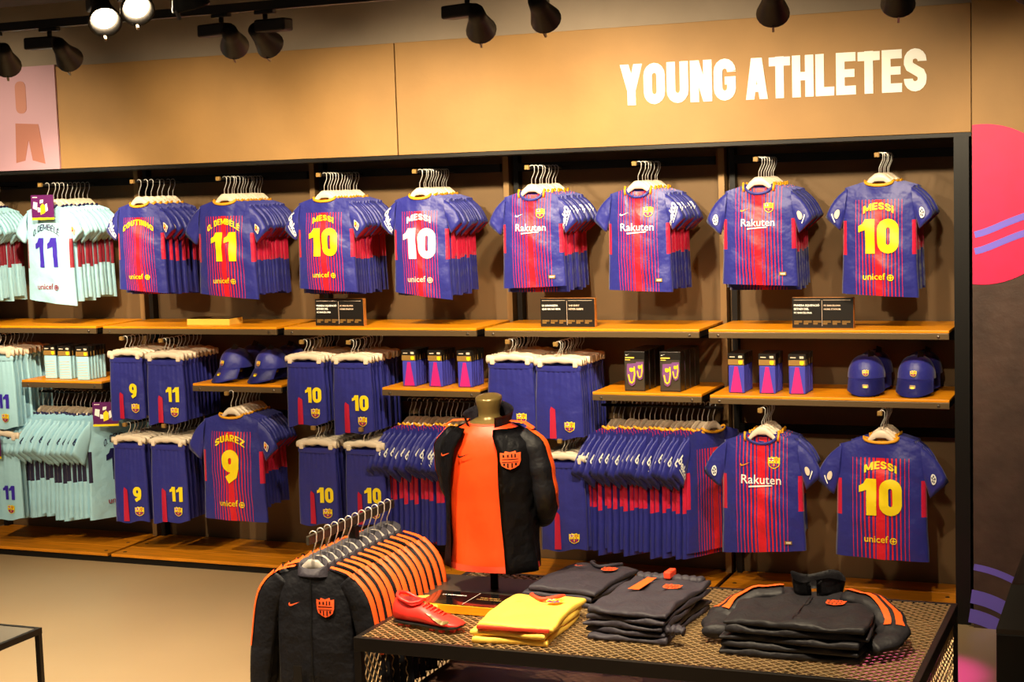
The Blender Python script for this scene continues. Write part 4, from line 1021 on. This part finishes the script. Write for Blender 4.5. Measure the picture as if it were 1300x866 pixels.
sign(-1.436, UPZ, ('PRIMERA EQUIPACIÓ', 'ESTADI DEL', 'FC BARCELONA'), ('FC BARCELONA', 'HOME STADIUM'), 'black sign block on the right bay shelf')
t = thing('shelf_block', 'pale wood block lying flat on the upper shelf below the yellow number 11', 'block', (-4.65, .10, UPZ), 0)
obj('wood_block', box_mesh('wood_block', -.13, .13, 0, .13, 0, .033, 'lemon', .002), t); obj('sign_face', box_mesh('sign_face', -.129, .129, .001, .129, .0335, .036, 'gloss_black'), t)
# ================================================================== MESH TABLE
TX0, TX1, TY0, TY1, TZ = -2.394, -.640, -2.61, -1.70, .55
tb = thing('display_table', 'low dark display table with expanded metal mesh top', 'table', ((TX0+TX1)/2, (TY0+TY1)/2, 0))
tcx, tcy = (TX0+TX1)/2, (TY0+TY1)/2
def lattice(w, d, px, py, wid, th):
    """diamond strands filling w x d, centred, as boxes"""
    bm = bmesh.new(); k = py/px
    for sg in (1, -1):
        n = int((d+w*k)/py)+2; c0 = -(d+w*k)/2
        for i in range(n):
            c = c0+i*py
            # y = sg*k*x + c
            xs = []
            a, b = -w/2, w/2
            lo, hi = (-d/2-c)/(sg*k), (d/2-c)/(sg*k)
            lo, hi = min(lo, hi), max(lo, hi)
            a, b = max(a, lo), min(b, hi)
            if b-a < .004: continue
            p, q = Vector((a, sg*k*a+c, 0)), Vector((b, sg*k*b+c, 0))
            t = (q-p).normalized(); nn = Vector((-t.y, t.x, 0))*wid/2
            z = Vector((0, 0, th/2 if sg > 0 else th*.45))
            v = [bm.verts.new(u_) for u_ in (p-nn-z, p+nn-z, q+nn-z, q-nn-z, p-nn+z, p+nn+z, q+nn+z, q-nn+z)]
            for f in ((0, 1, 2, 3), (7, 6, 5, 4), (0, 4, 5, 1), (1, 5, 6, 2), (2, 6, 7, 3), (3, 7, 4, 0)): bm.faces.new([v[i_] for i_ in f])
    bmesh.ops.recalc_face_normals(bm, faces=bm.faces[:])
    return bm
o = obj('mesh_top', mesh_of('mesh_top', lattice(TX1-TX0-.03, TY1-TY0-.03, .036, .032, .0055, .004), 'mesh_metal', False), tb, (0, 0, TZ-.003)); o['kind'] = 'stuff'
for nm, a in (('frame_rail', (TX0, TX1, TY0, TY0+.02)), ('frame_rail', (TX0, TX1, TY1-.02, TY1)), ('frame_rail', (TX0, TX0+.02, TY0+.02, TY1-.02)), ('frame_rail', (TX1-.02, TX1, TY0+.02, TY1-.02))):
    obj(nm, box_mesh(nm, a[0]-tcx, a[1]-tcx, a[2]-tcy, a[3]-tcy, TZ-.045, TZ, 'table_frame', .002), tb)
for lx in (TX0+.012, TX1-.012):
    for ly in (TY0+.012, TY1-.012): obj('leg', box_mesh('leg', lx-.012-tcx, lx+.012-tcx, ly-.012-tcy, ly+.012-tcy, 0, TZ-.0455, 'table_frame'), tb)
for xx in (tcx-.5, tcx, tcx+.5): obj('cross_brace', box_mesh('cross_brace', xx-.012-tcx, xx+.012-tcx, TY0+.022-tcy, TY1-.022-tcy, TZ-.04, TZ-.012, 'table_frame'), tb)
for lx in (TX0+.012, TX1-.012):
    me = mesh_of('side_mesh', lattice(TY1-TY0-.05, TZ-.12, .034, .045, .003, .003), 'mesh_metal', False)
    o = obj('side_mesh', me, tb, (lx-tcx, 0, TZ/2+.02), (PI/2, 0, PI/2)); o['kind'] = 'stuff'
obj('lower_shelf', box_mesh('lower_shelf', TX0+.03-tcx, TX0+1.30-tcx, TY0+.03-tcy, TY1-.03-tcy, .26, .285, 'brown_shelf'), tb)

# ---- jacket rack
BX, BZ = -2.62, .838
jr = thing('jacket_rack', 'black T-shaped jacket rack at the left end of the mesh table', 'rack', (BX, -2.16, 0))
obj('bar', box_mesh('bar', -.006, .006, -.32, .31, BZ-.034, BZ-.003, 'plate', .003), jr)
obj('post', box_mesh('post', -.014, .014, -.014, .014, 0, BZ-.0345, 'black_metal'), jr)
obj('foot', box_mesh('foot', -.12, .12, -.22, .22, 0, .012, 'black_metal', .003), jr)
obj('arm', box_mesh('arm', .0145, .225, -.012, .012, .42, .444, 'black_metal'), jr)
JF, JR = jacket_tpl(True, 71), [jacket_tpl(False, s) for s in (72, 73)]
n = 12
for i in range(n):
    y = -2.448+i*.0495
    if abs(y+2.29) < .018: y += .0
    o = thing('track_jacket', 'black track jacket with orange crest, foremost on the rack' if i == 0 else ORD[i]+' from the front: black track jacket with orange stripes on the rack', 'jacket', (BX, y, BZ+.004), rnd.uniform(-.05, .05)+(.06 if i == 0 else 0), 'track jackets on the rack' if i else None)
    o.scale = (1.0, 1.0, rnd.uniform(.98, 1.02) if i else 1.04)
    place2(JF if i == 0 else JR[i % 2], o)

# ---- mannequin
MX, MY = -2.185, -1.95
mq = thing('torso_mannequin', 'olive torso mannequin standing on the mesh table', 'mannequin', (MX, MY, TZ+.001))
obj('base_plate', box_mesh('base_plate', -.27, .21, -.14, .15, 0, .006, 'plate', .002), mq)
bm = bmesh.new(); tube(bm, [(0, 0, .0065), (0, 0, .25)], .014, 14, ref=(1, 0, 0), caps=True); obj('pole', mesh_of('pole', bm, 'black_metal'), mq)
PROF = [(.655, .152, .098), (.74, .146, .092), (.86, .150, .094), (.97, .162, .100), (1.05, .165, .098), (1.095, .150, .088), (1.125, .112, .074), (1.145, .070, .060), (1.16, .052, .052)]
def trings(z0, z1, nr, grow=0.0, n=40, fold=0.0, ph=0):
    R = []
    for j in range(nr+1):
        z = z0+(z1-z0)*j/nr; rx, ry = interp(PROF, z); rx += grow; ry += grow
        fo = fold*(1-(z-z0)/(z1-z0))
        R.append([Vector(((rx+fo*math.sin(5*a+z*9+ph))*math.cos(a), (ry+fo*math.sin(6*a+z*12+ph))*math.sin(a), z-TZ)) for a in [2*PI*k/n for k in range(n)]])
    return R
bm = bmesh.new()
R = trings(.68, 1.155, 14)
for z, r in ((1.165, .037), (1.185, .038), (1.205, .042), (1.226, .047), (1.234, .046), (1.238, .038), (1.240, .018)):
    R.append([Vector((r*math.cos(a), r*math.sin(a)+.004, z-TZ+.006*math.sin(a))) for a in [2*PI*k/40 for k in range(40)]])
loft(bm, R, cap0=True, cap1=True); obj('torso', mesh_of('torso', bm, 'olive'), mq)
# orange shirt
ts = thing('orange_shirt', 'orange shirt worn by the mannequin under an open jacket', 'shirt', (MX, MY, TZ+.10))
bm = bmesh.new(); R = trings(.652, 1.146, 22, .006, 48, .006); 
for r in R:
    for v in r: v.z -= .10
loft(bm, R); obj('body', mesh_of('body', bm, 'orange_red'), ts)
bm = bmesh.new(); rx, ry = interp(PROF, 1.146); ring = [Vector(((rx+.004)*math.cos(a), (ry+.004)*math.sin(a), 1.146-TZ-.10-.004)) for a in [2*PI*k/40 for k in range(41)]]
tube(bm, ring, .006, 6, ref=(0, 0, 1)); obj('collar', mesh_of('collar', bm, 'coral'), ts)
def tf(x, z, lift):
    rx, ry = interp(PROF, z+TZ+.10); rx += .006; ry += .012
    return Vector((x, -ry*math.sqrt(max(.02, 1-(x/rx)**2))-lift-.003, z))
obj('tick_print', decal('tick_print', [([[(x*.05, y*.05) for x, y in SWOOSH[0]]], 'swoosh_black', 0)], tf, -.05, 1.045-TZ-.10), ts)
# open jacket
jk = thing('open_jacket', 'open black jacket with orange shoulder stripe worn by the mannequin', 'jacket', (MX, MY, TZ+.10))
bm = bmesh.new(); rows = []
for j in range(23):
    z = .638+(1.135-.638)*j/22; rx, ry = interp(PROF, z); rx += .020; ry += .022
    gl = interp([(.638, .108), (.95, .104), (1.05, .085), (1.135, .050)], z)[0]; gr = interp([(.638, .084), (1.05, .078), (1.135, .050)], z)[0]
    aL = math.asin(min(.98, gl/rx)); aR = math.asin(min(.98, gr/rx)); row = []
    fo = .010*(1-(z-.638)/.5)
    for i in range(49):
        a = aR+(2*PI-aR-aL)*i/48
        edge = math.exp(-min(i, 48-i)/3.0)*.012
        row.append(Vector(((rx+fo*math.sin(7*a+z*8)+edge*.3)*math.sin(a), -(ry+fo*math.sin(8*a+z*11)+edge)*math.cos(a), z-TZ-.10)))
    rows.append(row)
loft(bm, rows, close=False); bmesh.ops.solidify(bm, geom=bm.faces[:], thickness=.003)
obj('body', mesh_of('body', bm, 'jacket'), jk)
bm = bmesh.new(); rows = []
for j in range(6):
    t = j/5; row = []
    for i in range(33):
        a = .62+(2*PI-1.24)*i/32; fl = abs(math.cos(a/2))
        rx, ry = .070+.012*t*(1+fl*.8), .066+.014*t*(1+fl*1.0)
        row.append(Vector((rx*math.sin(a), -ry*math.cos(a), 1.122-TZ-.10+.095*t*(1-.35*fl)-.012*fl)))
    rows.append(row)
loft(bm, rows, close=False); bmesh.ops.solidify(bm, geom=bm.faces[:], thickness=.004)
obj('collar', mesh_of('collar', bm, 'jacket_grey'), jk)
dz = TZ+.10
for sx, pts in ((1, [(.120, .0, 1.092), (.168, -.004, 1.058), (.196, -.010, .975), (.204, -.004, .89), (.178, .05, .82), (.12, .11, .79)]), (-1, [(-.120, .0, 1.092), (-.160, .01, 1.05), (-.170, .03, .96), (-.162, .055, .88), (-.130, .09, .815), (-.08, .12, .79)])):
    pth = spline([(x, y, z-dz) for x, y, z in pts], 6); n_ = len(pth); rad = [interp([(0, .048), (.2, .050), (.5, .043), (1, .034)], i/(n_-1))[0]*(1+.04*math.sin(i*1.3)) for i in range(n_)]
    bm = bmesh.new(); tube(bm, pth, rad, 16, ref=(0, 1, 0), caps=True); sl = obj('sleeve', mesh_of('sleeve', bm, 'jacket'), jk)
    bm = bmesh.new(); m_ = int(n_*.72); tube(bm, pth[:m_], [r+.0035 for r in rad[:m_]], ref=(sx*1, -.15, .45), angs=[math.radians(a) for a in (-16, -6, 4, 14)]); obj('stripe', mesh_of('stripe', bm, 'orange'), sl)
    bm = bmesh.new()
    pp = [(sx*.072, 0, 1.142-dz), (sx*.10, 0, 1.138-dz), (sx*.13, 0, 1.135-dz), (sx*.16, -.002, 1.115-dz)]
    tube(bm, pp, [.016, .018, .02, .022], ref=(0, 0, 1), angs=[math.radians(a) for a in (-45, -15, 15, 45)]); obj('shoulder_stripe', mesh_of('shoulder_stripe', bm, 'orange'), jk)
def jf(x, z, lift):
    rx, ry = interp(PROF, z+dz); rx += .020; ry += .022
    return Vector((x, -ry*math.sqrt(max(.02, 1-(x/rx)**2))-lift-.008, z))
obj('club_crest', decal('club_crest', crest_layers(.062, 'orange_print'), jf, .118, 1.035-dz), jk)
obj('tick_print', decal('tick_print', [([[(x*.045, y*.045) for x, y in SWOOSH[0]]], 'orange_print', 0)], jf, -.125, 1.045-dz), jk)
bm = bmesh.new(); R = trings(.640, .662, 2, .014, 40, .004)
for r in R:
    for v in r: v.z -= .10
loft(bm, R); obj('lining_hem', mesh_of('lining_hem', bm, 'coral'), jk)

# ---- folded clothes
def folded_mesh(w, d, h, m, seed, rough=.004, notch=0.0, p=7, taper=0.0, sag=0.0, n=26):
    r_ = random.Random(seed); ph = [r_.uniform(0, 6) for _ in range(6)]
    bm = bmesh.new(); T = []; B = []
    for j in range(n+1):
        for i in range(n+1):
            # cluster towards the edges
            u, v = math.sin((i/n-.5)*PI), math.sin((j/n-.5)*PI)
            e = max(0, 1-abs(u)**p)**(1/p)*max(0, 1-abs(v)**p)**(1/p)
            x, y = u*w/2*(1-taper*max(0, v)), v*d/2
            x += .006*math.sin(v*3+ph[0]); y += .005*math.sin(u*3+ph[1])
            wv = rough*(math.sin(x*38+y*17+ph[2])+math.sin(y*44-x*23+ph[3])+.6*math.sin(x*80+ph[4]))*.5
            z = h*(.22+.78*e)+wv*e-sag*max(0, -v)
            if notch and v > .3: z -= h*notch*math.exp(-(u/.28)**2)*((v-.3)/.7)
            T.append(bm.verts.new((x, y, max(.002, z)))); B.append(bm.verts.new((x*.985, y*.985, .0)))
    N1 = n+1
    for j in range(n):
        for i in range(n):
            a, b, c, d_ = j*N1+i, j*N1+i+1, (j+1)*N1+i+1, (j+1)*N1+i
            bm.faces.new((T[a], T[b], T[c], T[d_])); bm.faces.new((B[d_], B[c], B[b], B[a]))
    for i in range(n):
        for a, b in ((i, i+1), (n*N1+i+1, n*N1+i), ((i+1)*N1, i*N1), (i*N1+n, (i+1)*N1+n)):
            bm.faces.new((T[b], T[a], B[a], B[b]))
    return mesh_of('cloth', bm, m)
def top_fn(w, d, h):
    return lambda x, z, lift: Vector((x, z, h+lift+.0055))
Z0 = TZ+.0012
def pile(n, cx, cy, rz, w, d, h, m, name, cat, label_top, label_rest, group, seed, extra=None, **kw):
    z = Z0
    for i in range(n):
        top = i == n-1
        r_ = random.Random(seed+i)
        o = thing(name, label_top if top else ORD[i]+' from the bottom: '+label_rest, cat, (cx+(r_.uniform(-.007, .007)), cy+r_.uniform(-.006, .006), z), rz+r_.uniform(-.03, .03), None if top else group)
        obj('cloth', folded_mesh(w*r_.uniform(.98, 1.02), d*r_.uniform(.98, 1.02), h, m, seed+i, **(dict(kw, taper=.30, rough=.009) if top and name == 'folded_jacket' else kw)), o)
        if top and extra: extra(o, h)
        z += h+.0006
def neck_band(o, w, d, h, m, y=.86):
    bm = bmesh.new(); tube(bm, spline([(-.055, d/2*.98, h*.9), (-.045, d/2*.80, h+.004), (0, d/2*.62, h+.002), (.045, d/2*.80, h+.004), (.055, d/2*.98, h*.9)], 5), .007, 8, ref=(0, 0, 1), caps=True)
    obj('neck_band', mesh_of('neck_band', bm, m), o)
def ex_yellow(o, h):
    neck_band(o, .25, .36, h, 'coral')
    obj('club_crest', decal('club_crest', [(p, m if m != 'blue' else 'violet_print', k) for p, m, k in crest_layers(.055)], top_fn(0, 0, h), .055, .07), o)
    obj('tick_print', decal('tick_print', [([[(x*.03, y*.03) for x, y in SWOOSH[0]]], 'coral', 0)], top_fn(0, 0, h), -.06, .075), o)
    obj('hem_band', box_mesh('hem_band', -.118, .118, -.188, -.176, -.001, h*.55, 'coral', .003), o)
pile(3, -1.885, -2.365, .06, .25, .36, .021, 'lemon', 'folded_shirt', 'folded shirt', 'yellow folded shirt with coral neck band on top of its pile', 'yellow folded shirt lower in the yellow pile', 'yellow folded shirts', 200, ex_yellow, notch=.5)
def ex_dark(o, h):
    neck_band(o, .25, .4, h, 'jacket_grey')
    obj('club_crest', decal('club_crest', crest_layers(.055, 'orange_print'), top_fn(0, 0, h), .062, .075), o)
    obj('tick_print', decal('tick_print', [([[(x*.05, y*.05) for x, y in SWOOSH[0]]], 'orange_print', 0)], top_fn(0, 0, h), -.05, .085), o)
pile(3, -1.875, -1.895, -.10, .255, .36, .020, 'jacket_grey', 'folded_shirt', 'folded shirt', 'charcoal folded shirt with orange crest on top of its pile', 'charcoal folded shirt lower in the charcoal pile', 'charcoal folded shirts', 220, ex_dark, notch=.5)
def ex_pants(o, h):
    obj('stripe', decal('stripe', [([[(-.02, -.07), (.018, -.07), (.02, .09), (-.012, .09)]], 'orange', 0)], top_fn(0, 0, h), -.05, .06), o)
    obj('club_crest', decal('club_crest', crest_layers(.06, 'orange_print'), top_fn(0, 0, h), .055, .06), o)
    bm = bmesh.new(); R = []
    for i in range(27):
        t = i/26; x = (t-.5)*.23
        r = .016+.003*math.sin(i*2.1)
        R.append([Vector((x, .205+r*math.cos(a)*1.3, h*.6+r*math.sin(a)+.004)) for a in [2*PI*k/8 for k in range(8)]])
    loft(bm, R, cap0=True, cap1=True); wb = obj('waistband', mesh_of('waistband', bm, 'jacket_grey'), o)
    obj('drawstring', box_mesh('drawstring', -.012, .012, .165, .228, h+.004, h+.028, 'coral', .004), wb)
    bm = bmesh.new(); R = []
    for i in range(21):
        t = i/20; p = Vector((.06+.13*t, -.20+.02*math.sin(t*5), .012+.006*math.sin(t*9))); r = .020+.006*math.sin(i*1.9)
        R.append([p+Vector((0, r*math.cos(a), r*.7*math.sin(a)+.004)) for a in [2*PI*k/8 for k in range(8)]])
    loft(bm, R, cap0=True, cap1=True); obj('cuff', mesh_of('cuff', bm, 'jacket_grey'), o, (0, 0, -.05))
pile(5, -1.545, -2.20, -.06, .26, .44, .019, 'jacket_grey', 'folded_trousers', 'folded trousers', 'charcoal folded trousers with orange stripe and crest on top of their pile', 'charcoal folded trousers lower in the trouser pile', 'charcoal folded trousers', 240, ex_pants, rough=.009)
def ex_jacket(o, h):
    bm = bmesh.new(); rows = []
    for j in range(5):
        t = j/4
        rows.append([Vector((.075*(1+.15*t)*math.sin(a), .165-.055*(1+.15*t)*math.cos(a), h-.004+.055*t+.010*math.sin(3*a)*t)) for a in [.10+(2*PI-.2)*i/28 for i in range(29)]])
    loft(bm, rows, close=False); bmesh.ops.solidify(bm, geom=bm.faces[:], thickness=.006); obj('collar', mesh_of('collar', bm, 'jacket_fold_lit'), o)
    obj('zip', decal('zip', [([[(-.002, -.18), (.002, -.18), (.002, .10), (-.002, .10)]], 'swoosh_black', 0)], top_fn(0, 0, h), 0, 0), o)
    obj('club_crest', decal('club_crest', crest_layers(.06, 'orange_print'), top_fn(0, 0, h), .085, .02), o)
    for sx in (-1, 1):
        pth = spline([(sx*.10, .13, h+.002), (sx*.19, .09, h-.004), (sx*.255, .01, -.022), (sx*.262, -.07, -.045), (sx*.215, -.13, -.055)] if sx > 0 else [(-.10, .13, h+.002), (-.19, .10, h-.006), (-.255, .05, -.022), (-.275, -.02, -.045), (-.255, -.10, -.055)], 5)
        n_ = len(pth); rad = [interp([(0, .022), (.4, .024), (1, .020)], i/(n_-1))[0]*(1+.10*math.sin(i*1.7)) for i in range(n_)]
        bm = bmesh.new(); tube(bm, pth, rad, 14, ref=(0, 0, 1), caps=True, flat=2.1); s_ = obj('sleeve', mesh_of('sleeve', bm, 'jacket_fold_lit'), o)
        bm = bmesh.new(); k_ = int(n_*.62); tube(bm, pth[:k_], [r+.003 for r in rad[:k_]], ref=(0, .25, 1), angs=[math.radians(a) for a in (-34, -20, -6)], flat=2.1); obj('stripe', mesh_of('stripe', bm, 'orange'), s_)
        bm = bmesh.new(); tube(bm, pth[:k_], [r+.003 for r in rad[:k_]], ref=(0, .25, 1), angs=[math.radians(a) for a in (8, 18, 30)], flat=2.1); obj('stripe', mesh_of('stripe', bm, 'orange'), s_)
pile(5, -1.02, -2.27, -.02, .42, .40, .022, 'jacket_fold_lit', 'folded_jacket', 'folded jacket', 'black folded jacket with spread sleeves on top of its pile', 'black folded jacket lower in the jacket pile', 'black folded jackets', 260, ex_jacket, rough=.009)

# ---- football boot
bt = thing('football_boot', 'coral red football boot on the mesh table', 'shoe', (-2.205, -2.44, TZ+.001), -.20)
SEC = [(-.128, .030, .012, .088, 0), (-.118, .034, .012, .098, 0), (-.095, .038, .012, .088, 0), (-.06, .038, .012, .076, .0), (-.03, .037, .012, .078, 0), (.0, .038, .013, .070, 0), (.035, .043, .013, .058, 0), (.075, .045, .014, .046, 0), (.105, .040, .016, .036, 0), (.124, .026, .018, .030, 0), (.131, .008, .021, .026, 0)]
bm = bmesh.new(); R = []
for x, hw_, zb, zt_, _ in SEC:
    ring = []
    for k in range(20):
        a = 2*PI*k/20; c, s_ = math.cos(a), math.sin(a)
        yy = hw_*c*(1-.32*max(0, s_))*(1.0 if s_ > 0 else 1); yy = hw_*math.copysign(abs(c)**.8, c)*(1-.42*max(0, s_))
        zz = (zb+zt_)/2+(zt_-zb)/2*math.copysign(abs(s_)**.75, s_)
        ring.append(Vector((x, yy, zz)))
    R.append(ring)
loft(bm, R, cap0=True, cap1=True); bmesh.ops.recalc_face_normals(bm, faces=bm.faces[:])
obj('upper', mesh_of('upper', bm, 'shoe'), bt)
bm = bmesh.new(); tube(bm, spline([(-.122, 0, .102), (-.105, .026, .094), (-.06, .028, .080), (-.03, .018, .084), (-.026, 0, .088), (-.03, -.018, .084), (-.06, -.028, .080), (-.105, -.026, .094), (-.122, 0, .102)], 4), .006, 8, ref=(0, 0, 1)); obj('ankle_rim', mesh_of('ankle_rim', bm, 'shoe'), bt)
bm = bmesh.new(); R = [[Vector((-.078+.036*k*math.cos(a), .021*k*math.sin(a), .0845+.004*math.cos(a)*-1-.0*k)) for a in [2*PI*q/16 for q in range(16)]] for k in (1, .3)]
loft(bm, R, cap1=True); obj('opening', mesh_of('opening', bm, 'shoe_dark', False), bt, (0, 0, .001))
bm = bmesh.new()
R = []
for x, hw_, zb, zt_, _ in SEC: R.append([Vector((x, hw_*1.03*s_, z)) for s_, z in ((-1, zb+.004), (-.95, zb-.003), (.95, zb-.003), (1, zb+.004))])
loft(bm, R, cap0=True, cap1=True); obj('sole', mesh_of('sole', bm, 'swoosh_black'), bt)
STUD = box_mesh('stud', -.008, .008, -.006, .006, 0, .011, 'shoe')
for x, y in ((-.1, .022), (-.1, -.022), (-.07, .022), (-.07, -.022), (.03, .028), (.03, -.028), (.07, .03), (.07, -.03), (.1, .012), (.1, -.012)): obj('stud', STUD, bt, (x, y, 0))
for k in range(6):
    bm = bmesh.new(); x = -.012+.014*k; zz = .078-.005*k
    tube(bm, [(x, -.017, zz-.008), (x+.003, -.008, zz-.001), (x+.004, 0, zz+.0015), (x+.003, .008, zz-.001), (x, .017, zz-.008)], .0028, 6, ref=(0, 0, 1), caps=True); obj('lace', mesh_of('lace', bm, 'coral'), bt)
sw = bmesh.new(); pol = [[(x*.11, y*.11) for x, y in SWOOSH[0]]]
sw.free()
def bf(x, z, lift):
    hw_ = interp([(s[0], s[1], s[2], s[3]) for s in SEC], x)
    zz = max(hw_[1]+.002, min(hw_[2]-.002, z)); zm = (hw_[1]+hw_[2])/2; sn = max(-1, min(1, (zz-zm)/((hw_[2]-hw_[1])/2))); sn_ = math.copysign(abs(sn)**(1/.75), sn)
    c = math.sqrt(max(0, 1-sn_*sn_))**.8
    return Vector((x, -hw_[0]*c*(1-.42*max(0, sn_))-lift-.0015, zz))
swp = [[(-x*.10, y*.10*.8) for x, y in SWOOSH[0]]]
obj('tick_print', decal('tick_print', [(swp, 'olive', 0)], bf, .05, .043), bt)

# ---- sign lying on the table
sg = thing('table_sign', 'glossy black sign on an orange wood block lying on the mesh table', 'sign', (-2.165, -2.20, TZ+.001), -.02)
obj('wood_block', box_mesh('wood_block', -.16, .165, -.075, .085, 0, .030, 'wood', .002), sg)
sf = obj('sign_face', box_mesh('sign_face', -.158, .163, -.073, .083, .0305, .033, 'gloss_black'), sg)
def flat_xy(polys, m, nm): 
    return decal(nm, [(polys, m, 0)], lambda x, z, l: Vector((x, z, .0332+.0004)), 0, 0, 1)
obj('lettering', flat_xy(shift(text('THE SHIRT', .075), .06, .02)+shift(text('NEVER SLEEPS', .09), .065, 0), 'brass_card', 'lettering'), sf)
obj('lettering', flat_xy(shift(text('LA SAMARRETA', .09), -.075, .03), 'white', 'lettering'), sf)
obj('rule_line', flat_xy([[(-.001, -.07), (.001, -.07), (.001, .08), (-.001, .08)]], 'frost', 'rule_line'), sf)
# yellow shirt folded piece behind the boot
yf = thing('folded_shirt', 'small yellow folded shirt edge behind the boot heel', 'folded shirt', (-2.315, -2.24, Z0), .2)
obj('cloth', folded_mesh(.10, .16, .03, 'lemon', 290), yf)

# ================================================================== OTHER FURNITURE
lt = thing('side_table', 'small metal framed side table at the lower left corner', 'table', (-4.1, -2.75, 0))
a0, a1, b0, b1, hz = -.45, .395, -.25, .25, .45
obj('top', box_mesh('top', a0+.016, a1-.016, b0+.016, b1-.016, hz-.012, hz-.002, 'stone_top'), lt)
for q in ((a0, a1, b0, b0+.0155), (a0, a1, b1-.0155, b1), (a0, a0+.0155, b0+.016, b1-.016), (a1-.0155, a1, b0+.016, b1-.016)): obj('frame_rail', box_mesh('frame_rail', *q, hz-.022, hz, 'table_frame'), lt)
for lx in (a0+.01, a1-.01):
    for ly in (b0+.01, b1-.01): obj('leg', box_mesh('leg', lx-.009, lx+.009, ly-.009, ly+.009, 0, hz-.0225, 'table_frame'), lt)
pb = thing('display_plinth', 'dark plinth box at the lower right corner', 'plinth', (-.36, -.62, 0))
obj('lower_box', box_mesh('lower_box', -.24, .3, -.25, .30, .0, .22, 'black_metal', .004), pb)
bm = bmesh.new(); rings = [[Vector((x, y, z)) for x, y in ((-.24+i_, -.25+i_), (.3, -.25+i_), (.3, .30), (-.24+i_, .30))] for z, i_ in ((.2205, 0), (.24, .0), (.40, .05), (.405, .06))]
loft(bm, rings, cap0=True, cap1=True); obj('upper_box', mesh_of('upper_box', bm, 'box_brown', False), pb)
